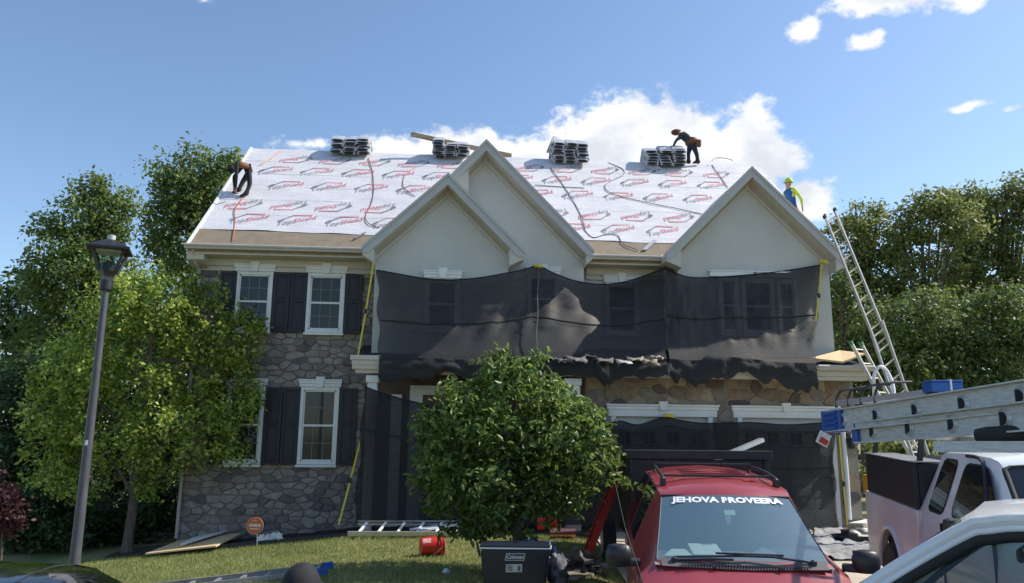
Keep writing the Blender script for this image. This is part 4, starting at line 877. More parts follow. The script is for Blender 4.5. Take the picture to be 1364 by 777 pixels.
# ladder leaning on the right gable: fly section and base section
yl = YRG-.55
ta, tb_ = atY(1098, 288, yl), atY(1108, 281, yl+.05); ba, bb = atY(1196, 530, yl-1.3), atY(1214, 530, yl-1.25)
bottom = lambda p, q: p+(q-p)*1.45
ladder('tall aluminium extension ladder leaning on the right eave, fly section', atY(1171, 470, yl-1.0), ta, (tb_-ta)*1.35, M_alup, tip=M_rubber, rmat=mat('wooden_toned_rung', (.70, .58, .40), .5))
g_ = bottom(atY(1158, 440, yl-.9), atY(1203, 535, yl-1.35)); ladder('lower base section of the tall extension ladder right of the house', (g_.x, g_.y-.4, gz(g_.x, g_.y)), atY(1159, 440, yl-.95), (tb_-ta)*1.55, M_alup, feet=M_rubber, rmat=mat('wooden_toned_rung', (.7, .58, .4), .5))
# step ladder beside the porch roof end
tp = atY(1133, 456, YPE-.15); tb0 = Vector((tp.x+1.45, YPE-.75, 0)); tb0.z = gz(tb0.x, tb0.y)
ladder('short aluminium ladder with green tips leaning on the right end of the porch roof', tb0, tp, Vector((.30, .12, 0)), M_alup, spacing=.32, tip=mat('green_plastic', (.04, .22, .12), .5), feet=M_rubber)
# ladders lying on the lawn
def onz(px, py, z): return atZ(px, py, z)
def ground_pt(px, py, lift=0):
    p = atZ(px, py, .25)
    for _ in range(12): p = atZ(px, py, gz(p.x, p.y))
    return p+Vector((0, 0, lift))
a1, a2, a3 = ground_pt(464, 709, .06), ground_pt(612, 711, .06), ground_pt(480, 697, .06)
a1 = atY(463, 710, 14.3); a2 = atY(618, 711, 14.3); a3 = atY(477, 698, 14.75)
for p in (a1, a2, a3): pass
zz = gz(-1.5, 14.3)+.09; a1.z = zz; a2.z = zz; w_ = Vector((.12, .46, .15))
ladder('aluminium ladder lying flat along the mulch bed behind the red bucket', a1, a2, w_, M_alu, spacing=.30, rail=(.085, .03), rung_flat=True, rmat=mat('white_rung', (.8, .8, .8), .4))
l1, l2 = atZ(150, 806, .02), atZ(432, 781, .12)
l1.z = gz(l1.x, l1.y)+.06; l2.z = gz(l2.x, l2.y)+.06; dl_ = (l2-l1).normalized()
ladder('aluminium ladder with blue end lying on the near lawn behind the capped person', l2, l1, Vector((.02, .36, .02)), M_alu_d, feet=M_blue, rung_flat=True, rmat=M_alu)
b = MB(); q0 = a1.lerp(a2, .62)+Vector((0, .15, .05)); b.beam(q0, q0+Vector((.9, .45, .10)), .22, .03); b.beam(q0+Vector((-.2, .1, 0)), q0+Vector((.35, .2, .05)), .12, .03); props(b.build('metal_offcut', mat('white_coil_metal', (.8, .8, .8), .3)), 'bent white metal offcut lying on the ladder by the mulch bed', 'metal scrap')
# red fibreglass ladder leaning behind the round tree
M_redf = mat('red_fibreglass', (.50, .035, .02), .45, var=.15, scale=10)
t_ = atD(836, 606, 12.2); b_ = atD(782, 716, 11.9); b_.z = gz(b_.x, b_.y)+.03
rl = ladder('red fibreglass ladder leaning on the black dump trailer', b_, t_, Vector((.03, .36, .03)), M_redf, rail=(.10, .04), rmat=M_alu)
b = MB(); d = (t_-b_); c = b_+d*.86; b.beam(c, c+d*.12, .02, .08, up=(0, -1, .3)); b.v = [(x-.02, y-.045, z) for x, y, z in b.v]; b.build('white_sticker', M_trim, rl)
# ------------------------------------------------------------------ black dump trailer behind the van
fr0, fr1 = atD(833, 604, 11.2), atD(1030, 605, 11.2)
zt = fr0.z+.07; ang = R(-6); tx = thing('dump_trailer', 'black dump trailer parked behind the red minivan', 'trailer', (lerp(fr0.x, fr1.x, .5), fr0.y, gz(2.5, 11)))
hw = (fr1-fr0).length/2; zb_ = gz(2.5, 11.3); H = zt-zb_; M_tr = mat('worn_black_steel', (.018, .018, .02), .55, var=.4, scale=6, bump=.1); M_rail = mat('charcoal_rail', (.022, .022, .025), .6, var=.3, scale=5)
def tb(nm, *a, m=M_tr, p=tx, bev=.01): q = MB(); q.box(*a); return q.build(nm, m, p, local=True, bevel=bev)
tx.rotation_euler = (0, 0, ang)
tb('front_panel', -hw+.03, hw-.03, 0, .06, .75, H-.14); tb('top_rail', -hw, hw, -.05, .10, H-.13, H-.0, m=M_rail)
tb('side_panel', -hw+.03, -hw+.08, .062, 2.6, .75, H-.05); tb('side_panel', hw-.08, hw-.03, .062, 2.6, .75, H-.05); tb('tail_panel', -hw+.085, hw-.085, 2.55, 2.6, .75, H-.05); tb('floor', -hw+.085, hw-.085, .065, 2.545, .74, .82)
for x in (-hw+.1, -hw*.33, hw*.33, hw-.1): tb('stake', x-.03, x+.03, -.03, -.001, .78, H-.135)
tb('wood_sideboard', -.2, hw-.1, .10, .13, H-.5, H-.16, m=mat('weathered_board', (.10, .075, .05), .8, var=.2))
for sx in (-1, 1):
    q = MB(); q.tube([(sx*(hw+.02), 1.4, .36), (sx*(hw+.22), 1.4, .36)], .36, 20); wl_ = q.build('tyre', M_rubber, tx, local=True, smooth=40); q = MB(); q.tube([(sx*(hw+.215), 1.4, .36), (sx*(hw+.23), 1.4, .36)], .2, 14); q.build('rim', M_alu, wl_, local=True)
tb('drawbar', -.06, .06, -1.3, .0, .45, .55); tb('frame', -hw+.1, hw-.1, .05, 2.5, .55, .738)
a, c = atD(975, 603, 11.6), atD(1015, 586, 11.9); b = MB(); b.beam(a-(c-a)*.6, c, .10, .06); props(b.build('aluminium_bar', M_alu), 'pale metal bar sticking out of the top of the black trailer', 'metal bar')
# ------------------------------------------------------------------ vehicles (lofted shells)
def wheel(parent, x, y, r, w=.22):
    s = 1 if x > 0 else -1; b = MB(); n = 24
    b.lathe((0, 0, 0), [(r*.62, -w/2), (r*.93, -w/2), (r, -w/2+.03), (r, w/2-.03), (r*.93, w/2), (r*.62, w/2)], n); b.v = [(x+q[2], y+q[0], r+q[1]) for q in b.v]; t = b.build('wheel', M_rubber, parent, local=True, smooth=40)
    b = MB(); b.lathe((0, 0, 0), [(r*.61, -w/2+.02), (r*.61, w/2-.005), (r*.3, w/2-.03), (.04, w/2-.01)], 14); b.v = [(x+s*q[2], y+q[0], r+q[1]) for q in b.v]; b.build('rim', M_alu, t, local=True, smooth=30)
def loft(name, root, st, glass, pillars, paint, glassm, interior=True):
    """st: list of (y, [(halfwidth, z) x7 from sill to roof centre]); glass: set of ((station i), 'w' across | 's' side)"""
    body = MB(); win = {}
    n = len(st[0][1]); 
    def P(i, j, s): y, pr = st[i][0], st[i][1][j]; yy = pr[2] if len(pr) > 2 else y; return (s*pr[0], yy, pr[1])
    for i in range(len(st)-1):
        for j in range(n-1):
            for s in (-1, 1):
                q = [P(i, j, s), P(i, j+1, s), P(i+1, j+1, s), P(i+1, j, s)]
                if s > 0: q.reverse()
                key = glass.get((i, j))
                if key:
                    win.setdefault(key+('_l' if s < 0 and key != 'windshield' and key != 'rear_window' else ''), MB()).add(q, [(0, 1, 2, 3)])
                else: body.add(q, [(0, 1, 2, 3)])
    for i in (0, len(st)-1):
        pts = [P(i, j, -1) for j in range(n)]+[P(i, j, 1) for j in range(n-1, -1, -1)]
        body.add(pts, [tuple(range(len(pts)))])
    for i in range(len(st)-1):
        q = [P(i, 0, -1), P(i+1, 0, -1), P(i+1, 0, 1), P(i, 0, 1)]; body.add(q, [(0, 1, 2, 3)])
    import bmesh
    o = body.build('body', paint, root, local=True)
    def weld(o, ang=32, inset=0):
        bm = bmesh.new(); bm.from_mesh(o.data); bmesh.ops.remove_doubles(bm, verts=bm.verts, dist=.0008); bmesh.ops.recalc_face_normals(bm, faces=bm.faces); bm.to_mesh(o.data); bm.free()
        o.data.shade_smooth(); o.data.set_sharp_from_angle(angle=R(ang))
    weld(o)
    outs = {}
    for k, mb in win.items():
        nm = 'windshield' if k == 'windshield' else 'rear_window' if k == 'rear_window' else 'side_window'
        g = mb.build(nm, glassm.get(k.replace('_l', ''), glassm['side']), root, local=True); weld(g, 60); outs[k] = g
    return o, outs
M_vred = mat('dark_red_car_paint', (.30, .034, .04), .38, coat=.6, var=.08, scale=1.5); M_vwhite = mat('white_car_paint', (.80, .80, .79), .32, coat=.6, var=.06, scale=1.2); M_vdirty = mat('dusty_white_paint', (.60, .59, .54), .5, coat=.2, col2=(.75, .78, .77), scale=.9, detail=6)
M_vblk = mat('black_car_paint', (.008, .009, .011), .12, coat=1.0)
G_van = glass_mat('van_windscreen', (.20, .34, .36), .70, spec=2.0); G_side = glass_mat('dark_tinted_glass', (.006, .007, .008), .25, spec=.5); G_dark = glass_mat('opaque_tinted_glass', (.008, .009, .011), .0, spec=.30); G_wht = glass_mat('greenish_windscreen', (.02, .035, .034), .72, spec=.6)
# --- red minivan facing the camera. local: x = image right, y = away, z = up, origin under the windscreen base
def cframe(X, d, py): return EYE+CR*X+CU*((388.5-py)/F*d)+fw*d
vb = cframe(2.125, 6.9, 754); va = R(11.0)
van = thing('minivan', 'dark red minivan with white lettering across its windscreen parked on the driveway', 'minivan', (vb.x, vb.y, vb.z-1.13))
van.rotation_euler = (R(2.6), 0, -va)
hb = lambda w, zs_, zb, zt_, yy=None: None
st = [(-1.02, [(.55, .25), (.62, .40), (.66, .55), (.62, .70), (.45, .76), (.22, .78), (0, .79)]),
      (-.80, [(.80, .22), (.90, .40), (.92, .60), (.84, .80), (.58, .88), (.28, .905), (0, .91)]),
      (-.40, [(.88, .22), (.96, .42), (.965, .68), (.90, .93), (.63, 1.00), (.31, 1.025), (0, 1.03)]),
      (0.0, [(.90, .22), (.98, .42), (.985, .75), (.93, 1.03), (.80, 1.10, .02), (.42, 1.125, -.06), (0, 1.13, -.09)]),
      (.10, [(.90, .22), (.98, .42), (.985, .76), (.935, 1.06), (.775, 1.155, .10), (.42, 1.18, .02), (0, 1.185, -.01)]),
      (.96, [(.90, .22), (.98, .42), (.99, .80), (.945, 1.12), (.655, 1.625, .98), (.36, 1.655, .90), (0, 1.665, .875)]),
      (1.06, [(.90, .22), (.98, .42), (.99, .80), (.945, 1.12), (.67, 1.665, 1.06), (.37, 1.70, .98), (0, 1.735, .94)]),
      (1.22, [(.90, .22), (.98, .42), (.99, .80), (.945, 1.13), (.685, 1.69), (.38, 1.745), (0, 1.77)]),
      (2.1, [(.90, .22), (.98, .42), (.99, .80), (.945, 1.13), (.70, 1.71), (.39, 1.785), (0, 1.815)]),
      (2.2, [(.90, .22), (.98, .42), (.99, .80), (.945, 1.13), (.70, 1.71), (.39, 1.785), (0, 1.815)]),
      (3.1, [(.90, .22), (.98, .42), (.985, .80), (.94, 1.13), (.70, 1.70), (.39, 1.765), (0, 1.79)]),
      (3.35, [(.88, .25), (.96, .45), (.96, .80), (.92, 1.13), (.68, 1.66), (.38, 1.70), (0, 1.71)]),
      (3.75, [(.80, .30), (.88, .48), (.88, .80), (.84, 1.12), (.60, 1.58), (.33, 1.61), (0, 1.62)])]
gl = {(4, 4): 'windshield', (4, 5): 'windshield', (7, 3): 'side', (9, 3): 'side'}
vbody, vw = loft('minivan', van, st, gl, None, M_vred, {'windshield': G_van, 'side': G_side, 'quarter': G_side, 'rear_window': G_side})
def vpart(name, root, f, m, parent=None, **kw): b = MB(); f(b); return b.build(name, m, parent or root, local=True, **kw)
# cowl, wipers, rails, mirrors, dash, seats, lettering
vpart('cowl', van, lambda b: b.grid([[(x, .02+.06*abs(x)**2-.09*(1-abs(x))+dy, 1.135+dz+.0*x) for x in arange(-.74, .74, .1)] for dy, dz in ((-.07, -.004), (-.01, .012), (.05, .045))]), mat('grey_cowl', (.10, .09, .09), .7), smooth=180)
cw = MB()
for i in range(44): x = lerp(-.56, .56, i/43); cw.box(x-.006, x+.006, -.125+.05*abs(x), -.06+.05*abs(x), 1.15, 1.158)
cw.build('cowl_grille', M_black, van, local=True, kind='stuff')
def wiper(b, p, q, r):
    b.tube([p, q], .012, 6); b.tube([q, r], .010, 6)
for sgn in (-1, 1):
    b = MB()
    if sgn < 0: b.tube([(-.10, -.05, 1.20), (-.30, -.02, 1.195), (-.62, .03, 1.17)], .011, 6); b.tube([(-.62, .05, 1.195), (.02, -.02, 1.23)], .010, 6); b.lathe((-.62, .03, 1.17), [(.03, -.02), (.03, .02), (.01, .03)], 10)
    else: b.tube([(.0, -.045, 1.235), (.25, -.03, 1.23), (.62, .03, 1.175)], .011, 6); b.tube([(-.25, -.0, 1.245), (.35, -.01, 1.24)], .010, 6); b.lathe((.62, .03, 1.172), [(.03, -.02), (.03, .02), (.01, .03)], 10)
    b.build('wiper', M_black, van, local=True)
for x in (-.28, .30): vpart('washer_nozzle', van, lambda b: b.box(x-.015, x+.015, -.13, -.10, 1.135, 1.155), M_black)
for sgn in (-1, 1):
    vpart('roof_rail', van, lambda b: b.tube(polyinterp([(sgn*.605, 1.30, 1.735), (sgn*.605, 1.36, 1.79), (sgn*.61, 2.0, 1.815), (sgn*.60, 2.75, 1.80), (sgn*.60, 2.82, 1.73)], 14), .02, 8), M_black, smooth=60)
    vpart('rail_foot', van, lambda b: b.box(sgn*.605-.03, sgn*.605+.03, 1.27, 1.38, 1.705, 1.79), M_black, bevel=.012)
for y in (1.5, 2.72): vpart('roof_crossbar', van, lambda b: b.beam((-.60, y, 1.835 if y > 2 else 1.80), (.60, y, 1.835 if y > 2 else 1.80), .05, .022), M_black, bevel=.006)
for y in (1.75, 2.0, 2.25): vpart('roof_rib', van, lambda b: b.box(-.36, .36, y-.008, y+.008, 1.79, 1.812), M_vred)
for sgn in (-1, 1):
    def mir(b): b.lathe((0, 0, 0), [(.03, -.105), (.085, -.10), (.108, -.05), (.112, .02), (.09, .085), (.04, .10)], 16, 1.15, .75); b.v = [(sgn*1.13+v[0], .20+v[1], 1.17+v[2]) for v in b.v]
    m_ = vpart('wing_mirror', van, mir, M_black, smooth=60); vpart('mirror_arm', van, lambda b: b.beam((sgn*.93, .26, 1.10), (sgn*1.08, .21, 1.10), .09, .07), M_black, parent=m_, bevel=.02)
    vpart('mirror_glass', van, lambda b: b.box(sgn*1.13-.09, sgn*1.13+.09, .282, .288, 1.09, 1.25), M_chrome, parent=m_)
    vpart('headlight', van, lambda b: b.prism([(sgn*.50, -1.0, .60), (sgn*.78, -.84, .60), (sgn*.80, -.80, .76), (sgn*.52, -.99, .74)], (0, -.035, 0)), mat('headlamp_lens', (.6, .62, .65), .1), bevel=.01)
    wheel(van, sgn*.86, -.45, .33); wheel(van, sgn*.86, 2.55, .33)
vpart('front_bumper', van, lambda b: b.prism([(-.80, -.92, .28), (-.5, -1.10, .28), (.5, -1.10, .28), (.80, -.92, .28), (.80, -.86, .28), (-.80, -.86, .28)], (0, 0, .26)), M_vred, bevel=.03)
vpart('grille', van, lambda b: b.box(-.42, .42, -1.045, -1.0, .58, .72), M_black, bevel=.02)
vpart('dashboard', van, lambda b: b.grid([[(x, y, 1.13+.02*math.sin(y*9)+(.05 if y > .5 and x > .2 else 0)-(y > .75)*.25) for x in arange(-.80, .80, .1)] for y in (.0, .2, .4, .6, .72, .8)]), mat('grey_dash', (.20, .21, .21), .7), smooth=180)
vpart('interior_floor', van, lambda b: b.box(-.86, .86, .1, 3.2, .5, .55), M_dark)
for x in (-.40, .40):
    s_ = vpart('seat', van, lambda b: b.box(x-.24, x+.24, 1.35, 1.5, .6, 1.28), mat('grey_seat', (.07, .07, .075), .9), bevel=.06); vpart('headrest', van, lambda b: b.box(x-.12, x+.12, 1.36, 1.45, 1.31, 1.48), mat('grey_seat', (.07, .07, .075), .9), parent=s_, bevel=.04)
vpart('steering_wheel', van, lambda b: b.tube([(.40+.19*math.cos(a), .82-.06*math.sin(a), 1.12+.17*math.sin(a)) for a in arange(0, 2*math.pi, .4)], .016, 6), M_black)
vpart('rear_interior', van, lambda b: b.box(-.85, .85, 2.6, 2.65, .5, 1.5), M_dark)
M_paper = mat('white_paper', (.75, .78, .74), .8)
vpart('dash_paper', van, lambda b: b.prism([(-.70, .22, 1.165), (-.10, .20, 1.165), (-.14, .50, 1.175), (-.60, .52, 1.175)], (0, 0, .006)), M_paper)
vpart('dash_paper', van, lambda b: b.prism([(-.42, .24, 1.18), (-.14, .24, 1.18), (-.16, .58, 1.22), (-.44, .58, 1.22)], (0, 0, .006)), M_paper)
def ws(x, t): # point on the windscreen plane
    return Vector((x*lerp(.775, .655, t)/.72, lerp(.02, .90, t)+.09*(x/.7)**2, lerp(1.18, 1.652, t)-.018*(x/.7)**2))
ww = MB(); V, Fc = text_mesh('JEHOVA PROVEERA', .13, .006); wmax = max(v.x for v in V)
nrm = Vector((0, -.5, .87))
for v in V: 
    x = v.x/wmax*.60; p = ws(x, .905+v.y*.95); ww.v.append(tuple(p+Vector((0, -.018, .016))))
ww.f = Fc; ww.mi = [0]*len(Fc); ww.build('windscreen_lettering', mat('white_vinyl', (.8, .8, .8), .5), van, local=True)
vpart('sticker', van, lambda b: b.add([ws(x, t)+Vector((0, .012, -.012)) for x, t in ((-.055, .70), (.055, .70), (.055, .78), (-.055, .78))], [(0, 1, 2, 3)]), mat('pale_green_sticker', (.45, .62, .50), .6))
vpart('rear_view_mirror', van, lambda b: b.box(-.12, .12, .80, .83, 1.50, 1.56), M_black, bevel=.015); vpart('hanging_charm', van, lambda b: b.lathe((.0, .80, 1.43), [(.004, -.05), (.03, -.01), (.035, .02), (.006, .07)], 8), M_trim)
vpart('roof_emblem', van, lambda b: [b.lathe((.30, 1.42, 1.755), [(.03, 0), (.035, .012), (.03, .014)], 10), b.box(.27, .39, 1.35, 1.37, 1.745, 1.765)], mat('red_rust', (.4, .02, .02), .5))
vpart('pillar_trim', van, lambda b: b.tube([ws(-.725, 0)+Vector((0, 0, 0)), ws(-.72, .5), ws(-.72, 1.0)], .007, 6), M_black); vpart('pillar_trim', van, lambda b: b.tube([ws(.725, 0), ws(.72, .5), ws(.72, 1.0)], .007, 6), M_black)
vpart('windscreen_header', van, lambda b: b.tube([ws(x, 1.0)+Vector((0, -.004, .004)) for x in arange(-.72, .72, .12)], .011, 6), M_black)
vpart('antenna', van, lambda b: b.tube([(-.93, -.05, 1.02), (-1.06, .25, 1.40), (-1.16, .52, 1.86)], .004, 5), M_black)
# --- two white pickups
def pickup(label, loc, rot, paint, glassm, S=1.0, bed=True, crew=False):
    t = thing('pickup_truck', label, 'pickup truck', loc); t.rotation_euler = rot
    ce = 2.15 if crew else 1.75
    st = [(-1.55, [(.80, .45), (.95, .60), (.97, .80), (.90, 1.02), (.60, 1.08), (.3, 1.09), (0, 1.09)]),
          (-1.35, [(.92, .40), (1.0, .60), (1.01, .88), (.95, 1.12), (.64, 1.17), (.32, 1.18), (0, 1.18)]),
          (-.1, [(.95, .40), (1.01, .60), (1.02, .95), (.97, 1.20), (.70, 1.27), (.36, 1.29), (0, 1.29)]),
          (.0, [(.95, .40), (1.01, .60), (1.02, .95), (.98, 1.24), (.86, 1.30, .06), (.45, 1.32, -.05), (0, 1.33, -.08)]),
          (.10, [(.95, .40), (1.01, .60), (1.02, .95), (.98, 1.26), (.84, 1.36, .14), (.45, 1.385, .04), (0, 1.39, .01)]),
          (.62, [(.95, .40), (1.01, .60), (1.02, .98), (.985, 1.29), (.72, 1.83, .80), (.40, 1.865, .70), (0, 1.875, .67)]),
          (.72, [(.95, .40), (1.01, .60), (1.02, .98), (.985, 1.29), (.735, 1.885, .86), (.41, 1.915, .77), (0, 1.925, .74)]),
          (.98, [(.95, .40), (1.01, .60), (1.02, .98), (.985, 1.30), (.75, 1.91), (.42, 1.955), (0, 1.965)]),
          (1.52, [(.95, .40), (1.01, .60), (1.02, .98), (.985, 1.30), (.755, 1.92), (.42, 1.965), (0, 1.975)]),
          (1.66, [(.95, .40), (1.01, .60), (1.02, .98), (.985, 1.30), (.755, 1.92), (.42, 1.965), (0, 1.975)]),
          (2.20, [(.95, .40), (1.01, .60), (1.02, .98), (.985, 1.30), (.75, 1.90), (.42, 1.945), (0, 1.955)]),
          (2.34, [(.95, .40), (1.01, .60), (1.02, .98), (.98, 1.30), (.74, 1.84), (.41, 1.88), (0, 1.885)]),
          (2.41, [(.95, .40), (1.0, .60), (1.0, .98), (.97, 1.30), (.74, 1.78), (.41, 1.81), (0, 1.815)])]
    gl = {(4, 4): 'windshield', (4, 5): 'windshield', (7, 3): 'side', (9, 3): 'side', (5, 3): 'q', (6, 3): 'q2'}
    gl = {(4, 4): 'windshield', (4, 5): 'windshield'}
    bo, wn = loft('pickup', t, st, gl, None, paint, {'windshield': glassm, 'side': G_side, 'sideb': G_side})
    for s in (-1, 1):
        def sp(y, h, o): return (s*(lerp(.985, .757, h)+o), y, lerp(1.30, 1.915, h))
        def rounded(pl, r=.25):
            out = []
            for i in range(len(pl)):
                a, c, d = pl[i-1], pl[i], pl[(i+1) % len(pl)]
                for t_ in (0, .5, 1):
                    u = (1-t_)**2; v_ = 2*t_*(1-t_); w_ = t_*t_; A = (lerp(c[0], a[0], r), lerp(c[1], a[1], r)); D = (lerp(c[0], d[0], r), lerp(c[1], d[1], r)); out.append((u*A[0]+v_*c[0]+w_*D[0], u*A[1]+v_*c[1]+w_*D[1]))
            return out
        for pl in ([(.34, .10), (1.46, .08), (1.46, .86), (.93, .86)], [(1.68, .08), (2.12, .08), (2.07, .88), (1.68, .88)]):
            q = rounded(pl, .18); cy = sum(p[0] for p in q)/len(q); ch = sum(p[1] for p in q)/len(q)
            b = MB(); b.add([sp(lerp(y, cy, -.06), lerp(h, ch, -.07), .006) for y, h in q], [tuple(range(len(q)))]); sl_ = b.build('window_seal', M_rubber, t, local=True)
            b = MB(); b.add([sp(y, h, .011) for y, h in q], [tuple(range(len(q)))]); b.build('side_window', G_dark, t, local=True)
    def wsp(x, s): return Vector((x*lerp(.84, .72, s)/.78, lerp(.01, .69, s)+.13*(x/.78)**2, lerp(1.388, 1.872, s)-.04*(x/.78)**2))
    for x in (-.775, .775): vpart('pillar_trim', t, lambda b: b.tube([wsp(x, q) for q in (0, .5, .9, .97)]+[wsp(x*.93, 1.0)], .024, 8), M_rubber, smooth=60)
    vpart('windscreen_header', t, lambda b: b.tube([wsp(x, 1.0) for x in arange(-.74, .74, .1)], .022, 8), M_rubber, smooth=60)
    vpart('shade_band', t, lambda b: b.grid([[wsp(x, s)+Vector((0, .015, -.012)) for x in arange(-.72, .72, .1)] for s in (.80, .9, .98)]), glass_mat('blue_shade_band', (.03, .06, .10), .45))
    vpart('dashboard', t, lambda b: b.grid([[(x, y, 1.33-(y > .7)*.3) for x in arange(-.85, .85, .1)] for y in (.05, .3, .6, .68, .76)]), mat('grey_dash2', (.14, .15, .14), .8), smooth=180)
    vpart('interior_floor', t, lambda b: b.box(-.9, .9, .1, 2.3, .7, .75), M_dark); vpart('back_panel', t, lambda b: b.box(-.88, .88, 2.25, 2.28, .75, 1.45), M_dark)
    for x in (-.42, .42):
        s_ = vpart('seat', t, lambda b: b.box(x-.27, x+.27, 1.25, 1.42, .75, 1.42), mat('grey_seat', (.07, .07, .075), .9), bevel=.06); vpart('headrest', t, lambda b: b.box(x-.13, x+.13, 1.27, 1.37, 1.45, 1.63), mat('grey_seat', (.07, .07, .075), .9), parent=s_, bevel=.04)
    vpart('steering_wheel', t, lambda b: b.tube([(.42+.2*math.cos(a), .72-.07*math.sin(a), 1.25+.18*math.sin(a)) for a in arange(0, 2*math.pi, .4)], .017, 6), M_black)
    vpart('rear_view_mirror', t, lambda b: b.box(-.13, .13, .70, .735, 1.70, 1.765), M_black, bevel=.02)
    for s in (-1, 1):
        m_ = vpart('wing_mirror', t, lambda b: b.box(s*1.10-.02 if s > 0 else -1.36, s*1.36 if s > 0 else -1.08, .30, .42, 1.28, 1.46), M_black, bevel=.035); vpart('mirror_arm', t, lambda b: b.box(min(s*.97, s*1.1), max(s*.97, s*1.1), .33, .39, 1.30, 1.36), M_black, parent=m_)
        vpart('door_handle', t, lambda b: b.box(min(s*1.0, s*1.035), max(s*1.0, s*1.035), 1.40, 1.56, 1.16, 1.21), M_black, bevel=.01)
        vpart('headlight', t, lambda b: b.box(min(s*.62, s*.93), max(s*.62, s*.93), -1.60, -1.53, .78, 1.0), mat('headlamp_lens', (.6, .62, .65), .1), bevel=.02)
        vpart('door_seam', t, lambda b: [b.box(min(s*1.0, s*1.026), max(s*1.0, s*1.026), y-.006, y+.006, .5, 1.27) for y in (.35, 1.60)], M_dark, kind='stuff')
        wheel(t, s*.90, -.75, .40, .26); wheel(t, s*.90, 3.55, .40, .26)
    vpart('grille', t, lambda b: b.box(-.58, .58, -1.60, -1.53, .72, 1.02), M_black, bevel=.02); vpart('front_bumper', t, lambda b: b.box(-.98, .98, -1.72, -1.56, .42, .66), M_chrome, bevel=.04)
    if bed:
        for s in (-1, 1):
            yc, rr_ = 3.55, .47; pl = [(2.42, .45), (yc-rr_-.02, .45)]+[(yc-rr_*math.cos(a), .45+rr_*math.sin(a)*1.05) for a in arange(.0, math.pi, .26)]+[(yc+rr_+.02, .45), (4.72, .50), (4.74, 1.20), (4.70, 1.30), (2.42, 1.30)]
            vpart('bed_side', t, lambda b: b.prism([(s*1.0, y, z) for y, z in pl], (-s*.06, 0, 0)), M_vdirty, bevel=.02)
            vpart('wheel_arch', t, lambda b: b.tube([(s*1.005, yc-(rr_+.03)*math.cos(a), .45+(rr_+.03)*math.sin(a)*1.05) for a in arange(0, math.pi, .2)], .035, 6), M_vdirty, smooth=60)
        vpart('bed_floor', t, lambda b: b.box(-.94, .94, 2.42, 4.70, .78, .82), M_dark); vpart('tailgate', t, lambda b: b.box(-.94, .94, 4.66, 4.72, .80, 1.28), M_vdirty, bevel=.01); vpart('wheel_well', t, lambda b: b.box(-.90, .90, 3.0, 4.1, .40, .78), M_dark)
    return t
M_alur = mat('weathered_ladder_aluminium', (.52, .52, .51), .5, metal=.35, var=.18, scale=9, bump=.08, stretch=(2, 2, 14))
def cfr(X, d, z):                        # camera-frame lateral X, distance d along the level heading, world z
    h = Vector((math.sin(YAW), math.cos(YAW), 0)); p = r0*X+h*d; return Vector((p.x, p.y, z))
# mid pickup: contractor truck with dusty bed, black side boards and a ladder rack
pk = pickup('white pickup truck with dusty bed, black side boards and orange roof beacon', cfr(5.02, 5.69+.3, -.10), (R(1.5), 0, R(-16.9)), M_vwhite, G_side)
pk.scale = (1.06, 1.06, 1.06)
M_lid = mat('sunlit_grey_felt', (.16, .16, .165), .8, var=.2)
for s in (-1, 1): vpart('side_board', pk, lambda b: b.box(min(s*.95, s*1.0), max(s*.95, s*1.0), 2.425, 4.55, 1.305, 1.78), M_tr, bevel=.01)
vpart('front_board', pk, lambda b: b.box(-.945, .945, 2.43, 2.47, .83, 1.77), M_tr); vpart('load_cover', pk, lambda b: b.box(-1.01, -.62, 2.43, 4.58, 1.785, 1.80), M_lid, bevel=.005); vpart('rolled_felt', pk, lambda b: b.tube([(-.2, 2.6, 1.5), (-.2, 4.4, 1.5)], .3, 12), M_tr)
vpart('lowered_tailgate', pk, lambda b: b.box(-.93, .93, 4.75, 5.2, 1.16, 1.21), M_tr, bevel=.01)
vpart('roof_seam', pk, lambda b: [b.tube([(x, 1.0, 1.966), (x, 2.2, 1.957)], .006, 4) for x in (-.5, -.2, .2, .5)], M_vwhite, kind='stuff')
bc = vpart('beacon', pk, lambda b: b.lathe((-.10, .98, 1.965), [(.085, 0), (.085, .05), (.06, .10), (.01, .115)], 14), mat('amber_lens', (.75, .14, .01), .25), smooth=50); vpart('base_ring', pk, lambda b: b.lathe((-.10, .98, 1.958), [(.095, 0), (.095, .02), (.08, .025)], 14), M_black, parent=bc)
vpart('antenna', pk, lambda b: b.tube([(-.45, -.25, 1.29), (-.45, -.28, 2.1)], .004, 5), M_black)
for s in (-1, 1):
    vpart('window_visor', pk, lambda b: b.tube(polyinterp([(s*.975, .55, 1.37), (s*.86, .85, 1.66), (s*.775, 1.12, 1.88), (s*.77, 1.5, 1.905)], 12), .018, 6), M_black, smooth=60)
    for y in (2.56, 4.5): vpart('rack_post', pk, lambda b: b.beam((s*.97, y, 1.30), (s*.80, y, 2.34), .05, .05), M_black)
for y in (2.56, 4.5): vpart('rack_bar', pk, lambda b: b.beam((-.82, y, 2.365), (.82, y, 2.365), .05, .05, up=(0, 0, 1)), M_black)
la, lb = atD(1112, 541, 9.7), atD(1246, 522, 7.2)
zr_ = 2.49; la.z = lb.z = zr_+.08; ladder('aluminium ladder lying flat on the rack of the dusty pickup with dark end hoops', lb, la, CR*.42+Vector((0, 0, .0)), M_alur, rung_flat=True, rmat=mat('white_rung', (.8, .8, .8), .4), rail=(.06, .03))
b = MB(); 
